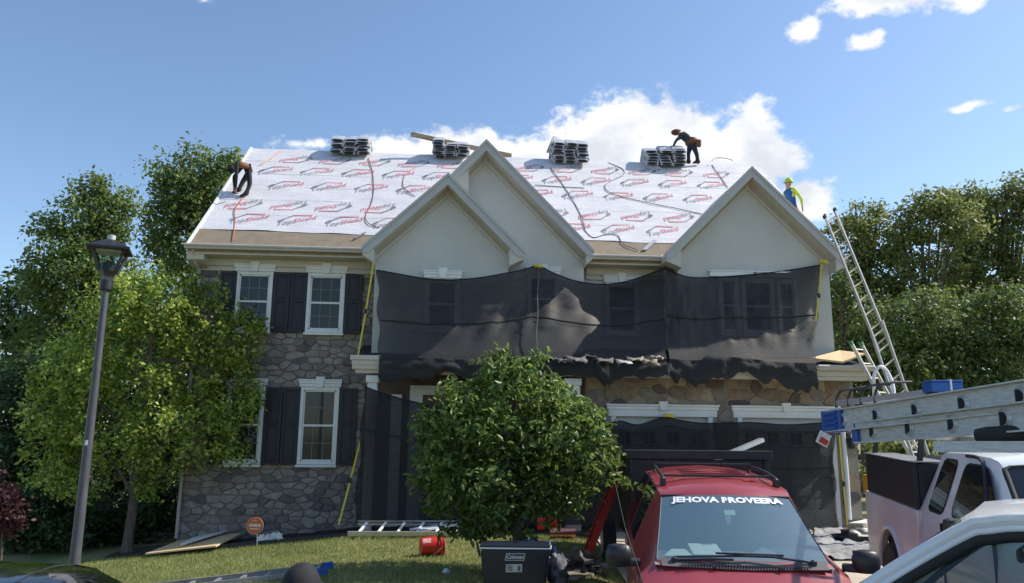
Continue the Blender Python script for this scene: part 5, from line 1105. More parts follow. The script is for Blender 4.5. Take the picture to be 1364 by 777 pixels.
for k in range(4):
    c = la.lerp(lb, k*.15+.02); b.tube(polyinterp([c+Vector((0, 0, -.06)), c+Vector((.02, 0, .08)), c+CR*.12+Vector((0, 0, .17)), c+CR*.44+Vector((0, 0, .19))], 10), .016, 6)
    props(b.build('rack_hoop', M_black, None, smooth=60), ('nearest', 'second nearest', 'third', 'farthest')[3-k]+' dark hoop strap over the ladder on the pickup rack', 'hoop', 'dark hoops over the racked ladder'); b = MB()
c = atD(1255, 516, 7.0); bt = thing('toolbox', 'bright blue toolbox with white strap standing on the dusty pickup rack', 'toolbox', tuple(c)); bt.rotation_euler = (0, 0, R(-12))
vpart('box', bt, lambda b: b.box(-.135, .135, -.12, .12, -.05, .04), M_blue, bevel=.01); vpart('lid', bt, lambda b: b.box(-.14, .14, -.125, .125, .042, .058), M_blue, bevel=.01); vpart('strap', bt, lambda b: b.box(.02, .036, -.13, .13, -.051, .064), M_trim); vpart('stand', bt, lambda b: b.box(-.12, .12, -.09, .09, -.2, -.052), M_black)
# clutter on the lowered tailgate
g = pk.matrix_basis
def pkp(x, y, z): return Matrix.LocRotScale(pk.location, pk.rotation_euler, pk.scale) @ Vector((x, y, z))
def blob(name, label, cat, c, size, m, seed=0, amp=.35, freq=3.0, n=(14, 9), group=None, flat=False):
    from mathutils import noise as mn
    c = Vector(c); b = MB(); rows = []
    for i in range(n[1]+1):
        th = math.pi*i/n[1]; row = []
        for k in range(n[0]+1):
            a = 2*math.pi*(k % n[0])/n[0]; d = Vector((math.sin(th)*math.cos(a), math.sin(th)*math.sin(a), math.cos(th)))
            r = 1+amp*mn.noise(d*freq+Vector((seed*3.1, 0, 0)))*1.6+amp*.6*mn.noise(d*freq*2.7+Vector((0, seed*2.3, 0)))
            q = Vector((d.x*size[0]*r, d.y*size[1]*r, max(-.0 if flat else -9, d.z*size[2]*r))); row.append(c+q)
        rows.append(row)
    b.grid(rows); return props(b.build(name, m, None, smooth=50), label, cat, group)
c = pkp(-.80, 4.9, 1.36); yb = thing('yellow_case', 'yellow tool case standing on the lowered tailgate of the dusty pickup', 'tool case', tuple(c-Vector((0, 0, .15)))); b = MB(); b.box(c.x-.16, c.x+.16, c.y-.12, c.y+.12, c.z-.15, c.z+.14); b.build('case', mat('yellow_plastic', (.62, .30, .02), .5, var=.3, scale=12), yb, bevel=.03); b = MB(); b.tube([c+Vector((-.1, 0, .14)), c+Vector((-.08, 0, .21)), c+Vector((.08, 0, .21)), c+Vector((.1, 0, .14))], .014, 6); b.build('handle', M_black, yb)
c = pkp(-.50, 4.82, 1.33); blob('plastic_bag', 'crumpled white and grey plastic bag beside the yellow tool case', 'bag', c, (.15, .12, .15), mat('white_plastic_bag', (.45, .46, .5), .5, col2=(.12, .12, .14), scale=9), 4)
# white car at lower right seen from its side
wdir = Vector((.75, -.66)); wc = (1.775, 4.36)
wca = thing('white_car', 'white car in the lower right corner seen close through its side window', 'car', tuple(cfr(wc[0], wc[1], -.09))); wca.rotation_euler = (0, 0, -math.atan2(wdir.x, wdir.y)-YAW); wca.scale = (1.12, 1.12, 1.12)
gl2 = {(4, 4): 'windshield', (4, 5): 'windshield', (4, 3): 'side', (5, 3): 'side', (6, 3): 'side', (7, 3): 'side', (8, 3): 'side', (9, 3): 'sideb'}
def wy(y): y = y if y < 1.3 else 1.3+(y-1.3)*.82; return y*.75 if y < 0 else y if y < .1 else (.1+(y-.1)*.70 if y < .96 else y-.258)
st2 = [(wy(y), [(p[0], p[1])+((wy(p[2]),) if len(p) > 2 else ()) for p in pr]) for y, pr in st]
st2 = [(y, pr[:5]+[(pr[5][0], pr[4][1]+.022)+pr[5][2:], (0, pr[4][1]+.03)+pr[6][2:]]) if y > .5 else (y, pr) for y, pr in st2]
G_ws = glass_mat('green_side_glass', (.03, .05, .045), .70, spec=.55)
wbody, _w = loft('white_car', wca, st2, gl2, None, M_vwhite, {'windshield': G_ws, 'side': G_ws, 'sideb': G_side})
rail_pts = [(x_, wy(y_), z_) for x_, y_, z_ in [(.955, .02, 1.07), (.785, .14, 1.165), (.72, .55, 1.42), (.668, .97, 1.628), (.682, 1.07, 1.668), (.70, 1.24, 1.69), (.715, 1.95, 1.71), (.715, 2.75, 1.70)]]
for s in (-1, 1):
    vpart('roof_pillar', wca, lambda b: b.tube([Vector((s*x, y, z)) for x, y, z in polyinterp(rail_pts[1:], 40)], .024, 10), M_vwhite, smooth=60)
    vpart('door_frame', wca, lambda b: b.tube([Vector((s*(x+.018), y+.008, z-.030)) for x, y, z in polyinterp(rail_pts[1:], 40)], .015, 8), M_vwhite, smooth=60)
    vpart('window_seal', wca, lambda b: b.tube([Vector((s*(x+.026), y+.018, z-.055)) for x, y, z in polyinterp(rail_pts[1:], 40)], .020, 8), M_rubber, smooth=60)
    vpart('belt_seal', wca, lambda b: b.tube([(s*.955, .12, 1.09), (s*.95, 2.8, 1.14)], .02, 6), M_rubber); vpart('door_post', wca, lambda b: b.tube([(s*.95, 1.98, 1.12), (s*.715, 1.98, 1.70)], .03, 6), M_rubber)
    vpart('wing_mirror', wca, lambda b: b.box(min(s*.97, s*1.20), max(s*.97, s*1.20), .30, .42, 1.02, 1.16), M_black, bevel=.03)
    wheel(wca, s*.86, -.45, .33); wheel(wca, s*.86, 2.2, .33)
vpart('front_bumper', wca, lambda b: b.prism([(-.80, -.92, .28), (-.5, -1.10, .28), (.5, -1.10, .28), (.80, -.92, .28), (.80, -.86, .28), (-.80, -.86, .28)], (0, 0, .26)), M_vwhite, bevel=.03)
vpart('dashboard', wca, lambda b: b.grid([[(x, y, 1.13-(y > .75)*.25) for x in arange(-.80, .80, .1)] for y in (.1, .2, .4, .6, .72, .8)]), mat('grey_dash2', (.14, .15, .14), .8), smooth=180)
vpart('interior_floor', wca, lambda b: b.box(-.86, .86, .1, 2.7, .5, .55), M_dark)
M_gseat = mat('light_grey_upholstery', (.30, .31, .29), .9, var=.15)
for x in (-.40, .40):
    s_ = vpart('seat', wca, lambda b: b.box(x-.25, x+.25, 1.35, 1.52, .6, 1.22), M_gseat, bevel=.07); vpart('headrest', wca, lambda b: b.box(x-.13, x+.13, 1.37, 1.46, 1.25, 1.43), M_gseat, parent=s_, bevel=.04)
vpart('far_door_trim', wca, lambda b: b.box(-.90, -.87, .2, 2.7, .55, 1.10), M_gseat)
vpart('steering_wheel', wca, lambda b: b.tube([(.40+.19*math.cos(a), .86-.06*math.sin(a), 1.14+.17*math.sin(a)) for a in arange(0, 2*math.pi, .4)], .017, 6), M_black)
vpart('sun_visor', wca, lambda b: b.prism([(.12, .92, 1.60), (.62, .94, 1.57), (.62, 1.18, 1.62), (.12, 1.16, 1.66)], (0, 0, .015)), mat('blue_grey_visor', (.08, .12, .16), .8)); vpart('rear_view_mirror', wca, lambda b: b.box(-.12, .12, .80, .83, 1.46, 1.52), M_black, bevel=.015)
vpart('dash_paper', wca, lambda b: b.prism([(.30, .22, 1.15), (.72, .24, 1.15), (.70, .44, 1.19), (.32, .42, 1.19)], (0, 0, .006)), M_paper)
# black car at lower left
bk = thing('black_car', 'glossy black car roof in the lower left corner beneath the lamp post', 'car', tuple(cfr(-1.95, 5.15, -.44))); bk.rotation_euler = (0, 0, R(90+3)-YAW); bk.scale = (.96, .96, .95)
loft('black_car', bk, st, gl, None, M_vblk, {'windshield': G_side, 'side': G_side, 'quarter': G_side})
for s in (-1, 1): wheel(bk, s*.86, -.45, .33); wheel(bk, s*.86, 2.55, .33)
vpart('interior_floor', bk, lambda b: b.box(-.86, .86, .1, 3.2, .5, .55), M_dark); vpart('front_bumper', bk, lambda b: b.prism([(-.80, -.92, .28), (-.5, -1.10, .28), (.5, -1.10, .28), (.80, -.92, .28), (.80, -.86, .28), (-.80, -.86, .28)], (0, 0, .26)), M_vblk, bevel=.03)
# big extension ladder close on the right, carried on a padded rack bar
def bigladder(label, pts, rail_h, top):
    """near rail with the ends of its hollow D rungs"""
    A, B = pts; t = thing('extension_ladder', label, 'ladder', tuple(A), 'ladders on the padded rack beside the camera'); d = (B-A).normalized(); w = CR*.40 + Vector((0, 0, -.02)); n = Vector((0, 0, 1))
    side = d.cross(n).normalized()
    if side.dot(CR) > 0: side = -side
    for k, o in enumerate((Vector((0, 0, 0)), w)):
        b = MB(); p, q = A+o, B+o; b.beam(p, q, .006, rail_h); b.beam(p+n*(rail_h/2)-side*.0+side*.008, q+n*(rail_h/2)+side*.008, .036, .006); b.beam(p-n*(rail_h/2)+side*.008, q-n*(rail_h/2)+side*.008, .036, .006)
        r = b.build('rail', M_alur, t)
    L = (B-A).length; s = .16
    while s < L-.05:
        c = A+d*s; b = MB(); dd = [(-.024, -.030), (-.024, .030), (.0, .030), (.018, .022), (.028, .008), (.028, -.008), (.018, -.022), (.0, -.030)]
        P = [c+d*u+n*v for u, v in dd]; nn = len(P)
        outer = [p+side*.008 for p in P]; inner = [c+(p-c)*.80+side*.016 for p in P]; far = [c+(p-c)*.80+w for p in P]; o2 = [c+(p-c)*1.22+side*.004 for p in P]
        b.add(o2+outer+inner+far, [(i, (i+1) % nn, nn+(i+1) % nn, nn+i) for i in range(nn)]+[(nn+i, nn+(i+1) % nn, 2*nn+(i+1) % nn, 2*nn+i) for i in range(nn)]+[(2*nn+i, 2*nn+(i+1) % nn, 3*nn+(i+1) % nn, 3*nn+i) for i in range(nn)])
        ru = b.build('rung', M_alur, t); b = MB(); b.add([c+(p-c)*.79+side*.0135 for p in P], [tuple(range(nn))]); b.build('rung_opening', M_dark, ru); s += .305
    return t, d, n, side
def lad_pt(px, py, k): return atD(px, py, 3.86*(1-.0815*k))
A1, B1 = lad_pt(1104, 562, -.35), lad_pt(1401, 523, 4.3); 
lt, ld, ln, lside = bigladder('upper aluminium ladder rail with blue foot close above the white pickups', (A1, B1), .104, True)
f = MB(); f.beam(A1-ld*.04, A1+ld*.16, .05, .12); fo = f.build('foot', mat('bright_blue_plastic', (.012, .07, .32), .4), lt, bevel=.012)
f = MB(); 
for i in range(4): f.beam(A1+lside*.03+Vector((0, 0, -.04+.026*i)), A1+ld*.13+lside*.03+Vector((0, 0, -.04+.026*i)), .012, .008)
f.build('foot_rib', M_blue, fo, kind='stuff')
A2, B2 = lad_pt(1150, 577, .42), lad_pt(1402, 553, 4.3)
A2 += lside*.03; B2 += lside*.03
lt2, d2, n2, s2 = bigladder('lower aluminium ladder rail with small blue end cap close above the white pickups', (A2, B2), .096, False)
f = MB(); f.beam(A2-d2*.02, A2+d2*.03, .045, .105); f.build('end_cap', M_blue, lt2, bevel=.006)
tg = MB(); c = A1+ld*.02+Vector((0, 0, -.09))+lside*.03; tg.beam(c+Vector((0, 0, .03)), c+Vector((-.03, 0, -.03)), .065, .006, up=(0, 1, 0)); tgo = props(tg.build('warning_tag', M_trim), 'white and red warning tag hanging under the blue ladder foot', 'tag')
tg = MB(); tg.beam(c+Vector((-.01, -.006, .0)), c+Vector((-.025, -.006, -.025)), .045, .004, up=(0, 1, 0)); tg.build('red_print', M_red, tgo)
# padded bar of the rack and its stand (the truck that carries it is outside the frame)
ra, rb = atD(1302, 581, 2.75), atD(1460, 571, 2.45); rk = thing('ladder_rack', 'black padded rack bar carrying the two close ladders at the right edge', 'ladder rack', (rb.x, rb.y, gz(rb.x, rb.y)))
b = MB(); b.tube([ra, ra.lerp(rb, .1), rb], [.026, .031, .031], 14); b.build('padded_bar', M_rubber, rk, smooth=60)
b = MB(); b.beam(ra+Vector((-.1, .1, -.04)), rb+Vector((0, 0, -.06)), .03, .04); b.build('crossbar', M_alur, rk); b = MB(); b.beam(rb, (rb.x, rb.y, gz(rb.x, rb.y)), .06, .06); b.build('post', M_black, rk)
# ------------------------------------------------------------------ lamp post
lb_ = atD(99, 752, 8.3); lx, ly = lb_.x, lb_.y; lz0 = gz(lx, ly)
ltop = atY(147, 372, ly); ltop = Vector((lx, ly, ltop.z)); S_ = ltop.z-lz0
lp_ = thing('street_lamp', 'black lantern street lamp on a tall dark grey post', 'street lamp', (lx, ly, lz0))
M_post = mat('dark_grey_post_paint', (.075, .075, .085), .5, var=.25, scale=7, stretch=(3, 3, .6))
b = MB(); b.lathe((lx, ly, lz0), [(.10, 0), (.10, .05), (.062, .12), (.057, .8), (.042, S_*.75), (.038, S_)], 18); b.build('post', M_post, lp_, smooth=40)
zc = ltop.z; b = MB(); b.lathe((lx, ly, zc), [(.058, -.06), (.075, -.02), (.075, .02), (.09, .05), (.115, .09)], 4); b.build('lantern_base', M_black, lp_)
b = MB(); b.lathe((lx, ly, zc), [(.06, -.14), (.07, -.13), (.07, -.02)], 14); b.build('collar', M_black, lp_, smooth=40)
for k in range(4):
    a = math.pi/4+k*math.pi/2+.3; b = MB(); b.beam((lx+.13*math.cos(a), ly+.13*math.sin(a), zc+.08), (lx+.235*math.cos(a), ly+.235*math.sin(a), zc+.34), .024, .024); b.build('lantern_frame', M_black, lp_)
def ring4(r, z): return [Vector((lx+r*math.cos(math.pi/4+k*math.pi/2+.3), ly+r*math.sin(math.pi/4+k*math.pi/2+.3), z)) for k in range(4)]
b = MB(); b.add(ring4(.315, zc+.335)+ring4(.32, zc+.36)+ring4(.07, zc+.475)+ring4(.0601, zc+.476), [(3, 2, 1, 0), (0, 1, 5, 4), (1, 2, 6, 5), (2, 3, 7, 6), (3, 0, 4, 7), (4, 5, 9, 8), (5, 6, 10, 9), (6, 7, 11, 10), (7, 4, 8, 11), (8, 9, 10, 11)]); b.build('lantern_roof', M_black, lp_)
b = MB(); b.add(ring4(.19, zc+.31)+ring4(.19, zc+.334), [(3, 2, 1, 0), (0, 1, 5, 4), (1, 2, 6, 5), (2, 3, 7, 6), (3, 0, 4, 7)]); b.build('reflector', mat('pale_reflector', (.55, .52, .42), .4), lp_)
b = MB(); b.lathe((lx, ly, zc+.477), [(.045, 0), (.045, .055), (.03, .06)], 12); b.build('photocell', mat('grey_photocell', (.5, .5, .52), .5), lp_, smooth=40)
b = MB(); b.lathe((lx, ly, zc+.09), [(.08, 0), (.08, .10), (.05, .115)], 12); b.build('ballast', M_black, lp_, smooth=40)
for k in range(4):
    p, q = ring4(.118, zc+.09), ring4(.222, zc+.33); b = MB(); b.add([p[k], p[(k+1) % 4], q[(k+1) % 4], q[k]], [(0, 1, 2, 3)]); b.build('pane', glass_mat('lantern_glass', (.3, .3, .3), .985, spec=.25) if 'lantern_glass' not in MATS else MATS['lantern_glass'], lp_)
def decal(z, w, h, m, a=-1.45): 
    b = MB(); r = .057 if z < 2 else .050; b.box(lx-w/2, lx+w/2, ly-r+.006, ly-r+.05, z-h/2, z+h/2); return b.build('decal', m, lp_)
decal(zc-.08, .045, .05, mat('yellow_label', (.7, .45, .12), .6)); decal(atY(118, 590, ly).z, .028, .055, M_trim); decal(atY(109, 660, ly).z, .02, .16, M_trim)
# ------------------------------------------------------------------ small things on the lawn
# cooler
c = atD(686, 786, 9.45); c.z = gz(c.x, c.y); ck = thing('cooler', 'dark navy cooler with silver lid edge standing in front of the round tree', 'cooler', tuple(c)); ck.rotation_euler = (0, 0, R(-5))
M_ck = mat('navy_cooler_plastic', (.012, .016, .028), .4, var=.15, scale=6); M_sil = mat('silver_trim', (.42, .44, .48), .4)
hw_ = .435; hz_ = .50
vpart('body', ck, lambda b: b.add([(-.38, -.19, 0), (.38, -.19, 0), (.38, .19, 0), (-.38, .19, 0), (-hw_, -.22, hz_-.02), (hw_, -.22, hz_-.02), (hw_, .22, hz_-.02), (-hw_, .22, hz_-.02)], [(0, 3, 2, 1), (4, 5, 6, 7), (0, 1, 5, 4), (1, 2, 6, 5), (2, 3, 7, 6), (3, 0, 4, 7)]), M_ck, bevel=.03)
vpart('lid_edge', ck, lambda b: b.box(-hw_-.015, hw_+.015, -.235, .235, hz_-.018, hz_+.004), M_sil, bevel=.01); vpart('lid', ck, lambda b: b.box(-hw_-.005, hw_+.005, -.225, .225, hz_+.006, hz_+.03), M_ck, bevel=.012)
for s in (-1, 1): vpart('handle', ck, lambda b: b.beam((s*(hw_+.01), -.1, hz_-.12), (s*(hw_+.05), -.1, hz_+.05), .03, .03), M_black, bevel=.008)
vpart('badge_frame', ck, lambda b: b.prism([(-.13, -.226, hz_-.15), (.11, -.226, hz_-.15), (.13, -.233, hz_-.06), (-.11, -.233, hz_-.06)], (0, .02, 0)), M_sil); vpart('badge_face', ck, lambda b: b.prism([(-.115, -.2285, hz_-.14), (.10, -.2285, hz_-.14), (.117, -.2345, hz_-.07), (-.10, -.2345, hz_-.07)], (0, .01, 0)), M_ck)
V, Fc = text_mesh('Coleman', .068, .0035); b = MB(); b.add([(v.x*.86+v.y*.2, -.237+.0*v.y, hz_-.104+v.y) for v in V], Fc); b.build('badge_lettering', M_sil, ck, local=True)
def sticker(b): b.prism([(-.115, -.206, hz_-.29), (.085, -.206, hz_-.285), (.088, -.220, hz_-.19), (-.112, -.220, hz_-.195)], (0, .01, 0))
sk_ = vpart('sticker', ck, sticker, mat('white_sticker', (.55, .55, .56), .6)); vpart('sticker_print', ck, lambda b: [b.box(-.10, -.03, -.2235, -.2225, hz_-.215-.018*k, hz_-.207-.018*k) for k in range(4)]+[b.box(.03, .065, -.2235, -.2225, hz_-.27, hz_-.21)], mat('grey_print', (.10, .12, .18), .6), kind='stuff')
# bucket
c = atD(574, 736, 11.9); c.z = gz(c.x, c.y)+.15; ax = Vector((.96, .25, .0)).normalized(); up_ = Vector((0, 0, 1)); sd_ = ax.cross(up_)
bu = thing('bucket', 'red plastic bucket lying on its side on the lawn', 'bucket', (c.x, c.y, c.z-.15))
def alathe(prof, n=22):
    b = MB(); b.lathe((0, 0, 0), prof, n); b.v = [tuple(c+sd_*x+up_*y+ax*z) for x, y, z in b.v]; return b
alathe([(.125, -.17), (.150, .17), (.158, .172), (.158, .192), (.146, .192), (.122, -.155), (.0, -.155)]).build('shell', M_red, bu, smooth=35)
for z in (.09, .13): alathe([(.146, z), (.157, z+.002), (.157, z+.012), (.147, z+.014)]).build('rib', M_red, bu, smooth=35)
b = MB(); b.tube(polyinterp([c+ax*.15+sd_*.155, c+ax*.05+sd_*.17-up_*.08, c-ax*.02-up_*.16+Vector((0, -.05, .02)), c+ax*.05-sd_*.17-up_*.08, c+ax*.15-sd_*.155], 16), .004, 5); b.build('handle', M_alu, bu)
b = MB(); rows = [[c+(Vector((0, -1, 0))*math.cos(a)+up_*math.sin(a))*(.1285+.0735*(z+.17)+.0)+ax*z for z in (-.13, -.06, .0)] for a in arange(.45, 1.1, .2)]; b.grid(rows); b.build('white_scuff', mat('pale_scuff', (.55, .10, .08), .7, col2=(.6, .5, .5), scale=30), bu)
# round yard sign
c = atY(339.5, 700.5, 14.35); b0_ = gz(c.x+.05, 14.36); ys = thing('yard_sign', 'round orange yard sign on a thin stake before the stone wall', 'sign', (c.x+.05, 14.36, b0_)); rs = .150
def disc(r, y0, y1, n=28): b = MB(); b.prism([(c.x+r*math.cos(2*math.pi*k/n), y0, c.z+r*math.sin(2*math.pi*k/n)) for k in range(n)], (0, y1-y0, 0)); return b
disc(rs, 14.352, 14.362).build('rim', mat('pale_orange_rim', (.60, .34, .22), .5), ys); disc(rs*.93, 14.348, 14.353).build('face', mat('orange_sign_face', (.52, .13, .035), .5), ys)
V, Fc = text_mesh('vivint', .098, .003); b = MB(); b.add([(c.x+v.x, 14.345, c.z+.01+v.y) for v in V], Fc); b.box(c.x-.085, c.x+.085, 14.345, 14.346, c.z-.060, c.z-.048); b.prism([(c.x-.06, 14.345, c.z+.075), (c.x, 14.345, c.z+.105), (c.x+.06, 14.345, c.z+.075), (c.x, 14.345, c.z+.093)], (0, .001, 0)); b.build('sign_lettering', M_trim, ys)
b = MB(); b.tube([(c.x+.045, 14.37, c.z-.10), (c.x+.06, 14.37, b0_-.05)], .008, 6); b.build('stake', M_alu, ys)
for i, (px, py, s) in enumerate(((350, 713, .10), (357, 711, .08), (366, 709, .11), (372, 711, .09))):
    p = atY(px, py, 14.85); blob('white_rag', ('leftmost', 'second', 'third', 'rightmost')[i]+' crumpled white rag right of the round orange sign', 'rag', (p.x, 14.85, gz(p.x, 14.85)+.09), (s*.8, .08, .10), M_trim, i+20, .5, group='white rags on the mulch')
# plywood on the lawn
z_ = lambda px, py, l=.0: ground_pt(px, py, l)
board('plywood_sheet', 'long bare plywood sheet lying on the lawn right of the maple trunk', 'plywood', [z_(193, 744, .06), z_(238, 730, .12), z_(322, 722, .16), z_(287, 736, .09)], .025, M_wood)
board('foam_board', 'white board lying on top of the lawn plywood sheet', 'board', [z_(240, 737.5, .135), z_(302, 722, .205), z_(309, 720.5, .21), z_(256, 729, .165)], .03, M_trim)
rr = random.Random(31); b = MB()
for k in range(16):
    p = z_(rr.uniform(195, 238), rr.uniform(716, 726), .05); b.tube([p, p+Vector((rr.uniform(-.4, .4), rr.uniform(-.2, .2), rr.uniform(0, .22))), p+Vector((rr.uniform(-.6, .6), rr.uniform(-.2, .3), rr.uniform(-.02, .2)))], [.014, .01, .004], 5)
props(b.build('dead_branches', mat('dead_wood', (.10, .08, .065), .9)), 'small heap of dead branches at the foot of the stone corner', 'branches', kind='stuff')
# pile right of the cooler
blob('tarp', 'crumpled dark blue tarp lying behind the cooler', 'tarp', Vector(atD(708, 733, 10.0)), (.32, .24, .13), mat('blue_tarp', (.012, .03, .16), .35, var=.4, scale=10), 3, .35, group=None)
p = atD(745, 752, 9.6); p.z = gz(p.x, p.y); blob('backpack', 'grey and white spotted backpack leaning on the cooler right end', 'backpack', p+Vector((-.02, 0, .18)), (.14, .14, .20), mat('grey_spotted_cloth', (.02, .025, .035), .8, col2=(.20, .20, .22), scale=9), 5, .25)
p2 = ground_pt(766, 765, .02); blob('clothes_pile', 'pile of grey and black work clothes on the lawn right of the backpack', 'clothes', ground_pt(772, 760, .05), (.30, .26, .17), mat('grey_work_clothes', (.03, .028, .03), .9, col2=(.19, .165, .15), scale=5, bump=.4), 8, .75, 2.6, (26, 16))
blob('blue_bag', 'small bright blue plastic bag lying before the clothes pile', 'bag', ground_pt(746, 774, .05), (.10, .09, .07), mat('sky_blue_plastic', (.03, .20, .60), .4), 9, .4)
board('cardboard', 'flat brown cardboard piece under the work clothes', 'cardboard', [ground_pt(735, 777, .02), ground_pt(752, 762, .02), ground_pt(793, 763, .03), ground_pt(768, 776, .02)], .012, mat('brown_cardboard', (.22, .17, .13), .9, var=.2))
p = ground_pt(595, 766, .04); blob('plastic_bottle', 'small pale crushed bottle lying on the shaded lawn', 'bottle', p, (.05, .04, .045), mat('pale_plastic', (.4, .48, .5), .3), 2, .3)
p = ground_pt(749, 718, 0); b = MB(); b.tube([p+Vector((-.235, 0, .10)), p+Vector((.235, .03, .10))], .095, 20); ro = props(b.build('copper_roll', mat('copper_coil', (.55, .25, .20), .22, metal=.9), None, smooth=40), 'shiny copper coloured metal roll lying on the lawn edge behind the cooler', 'metal roll')
for i, (px, py, l) in enumerate(((724, 700, 'left red fuel can behind the copper roll with white cap'), (739, 700, 'right red fuel can behind the copper roll'))):
    p = ground_pt(px, 716, 0); p.y += .35; p.z = gz(p.x, p.y)+.10; gcan = thing('fuel_can', l, 'fuel can', tuple(p), 'red fuel cans'); b = MB(); b.box(p.x-.085, p.x+.085, p.y-.06, p.y+.06, p.z, p.z+.20); b.build('body', M_red, gcan, bevel=.025); b = MB(); b.lathe((p.x-.03, p.y, p.z+.2), [(.03, 0), (.03, .04), (.02, .05)], 10); b.build('cap', M_trim if i == 0 else M_red, gcan); b = MB(); b.tube([(p.x, p.y, p.z+.19), (p.x+.02, p.y, p.z+.25), (p.x+.07, p.y, p.z+.24), (p.x+.075, p.y, p.z+.19)], .012, 6); b.build('handle', M_red, gcan)
# grey tarp and debris on the driveway right of the van
M_tarp = mat('grey_tarp', (.16, .155, .15), .7, col2=(.42, .41, .40), scale=2.5, bump=.5)
def tarp(name, label, corners, seed, amp=.05, m=M_tarp):
    rr = random.Random(seed); a, b2, c2, d2_ = corners; rows = []
    for j in range(13):
        rows.append([])
        for i in range(17):
            p = a.lerp(b2, i/16).lerp(d2_.lerp(c2, i/16), j/12); z = gz(p.x, p.y)+.03+amp*abs(math.sin(i*1.3+seed)+math.sin(j*1.7+i*.4))*rr.uniform(.3, 1); rows[-1].append(Vector((p.x, p.y, z)))
    q = MB(); q.grid(rows); return props(q.build(name, m, None, smooth=40), label, 'tarp')
tarp('ground_tarp', 'wrinkled grey tarp spread over the driveway right of the minivan', [ground_pt(1085, 748), ground_pt(1172, 748), ground_pt(1165, 708), ground_pt(1085, 706)], 3)
p = ground_pt(1150, 705); board('wood_scrap', 'pale torn board scrap lying at the garage corner', 'scrap', [p+Vector((-.3, 0, .1)), p+Vector((-.1, -.3, .12)), p+Vector((.35, -.1, .22)), p+Vector((.2, .2, .15))], .03, M_trim)
blob('debris_bag', 'black rubbish bag on the tarp between minivan and garage corner', 'rubbish bag', ground_pt(1142, 722, .10), (.40, .22, .14), M_black, 14, .4)
# white hose looping beside the big ladder
P = [atD(1165, 532, 9.0), atD(1164, 502, 9.0), atD(1171, 489, 9.0), atD(1181, 494, 9.0), atD(1189, 512, 8.9), atD(1191, 530, 8.8)]
b = MB(); b.tube(polyinterp(P, 30), .020, 8); props(b.build('white_hose', M_trim, None, smooth=60), 'thick white hose looping up from the racked ladder on the dusty pickup', 'hose')
# ------------------------------------------------------------------ trees and plants
def leaf_cloud(lobes, n, size, seed, shell=.75, clump=.35, per=26, up=.55, elong=1.8, bent=False, droop=0.0, vert=.6):
    g = np.random.default_rng(seed); lob = np.array([[*c, *r] for c, r in lobes]); wgt = lob[:, 3]*lob[:, 5]; wgt = wgt/wgt.sum()
    nc = max(8, n//per); k = g.choice(len(lob), nc, p=wgt); d = g.normal(size=(nc, 3)); d /= np.linalg.norm(d, axis=1)[:, None]
    rad = np.where(g.random(nc) < shell, g.uniform(.78, 1.06, nc), g.uniform(.25, .85, nc))
    C = lob[k, :3]+d*lob[k, 3:]*rad[:, None]
    idx = g.integers(0, nc, n); cs = clump*g.uniform(.55, 1.35, nc)[idx]
    P = C[idx]+g.normal(size=(n, 3))*np.stack([cs, cs, cs*vert], 1)*.55
    N = g.normal(size=(n, 3))*.75+d[idx]*.55+np.array([0, 0, up]); N /= np.linalg.norm(N, axis=1)[:, None]
    T = np.cross(N, g.normal(size=(n, 3))); T[:, 2] -= droop; T -= N*(T*N).sum(1)[:, None]; T /= np.linalg.norm(T, axis=1)[:, None]+1e-9; B = np.cross(N, T)
    s = size*g.uniform(.55, 1.35, n)[:, None]; w = s/elong
    if not bent:
        V = np.stack([P, P+T*s*.5+B*w*.5, P+T*s, P+T*s*.5-B*w*.5], 1); Fq = np.arange(4*n).reshape(n, 4)
    else:
        f = N*s*.10
        V = np.stack([P, P+T*s*.3+B*w*.45+f, P+T*s*.72+B*w*.36+f, P+T*s-N*s*.12, P+T*s*.72-B*w*.36+f, P+T*s*.3-B*w*.45+f], 1)
        b6 = np.arange(n)[:, None]*6; Fq = np.concatenate([b6+np.array([[0, 1, 2, 3]]), b6+np.array([[0, 3, 4, 5]])])
    return V.reshape(-1, 3), Fq
M_bark = mat('grey_brown_bark', (.13, .10, .08), .95, var=.35, scale=8, bump=.8, bscale=30, stretch=(3, 3, .6))
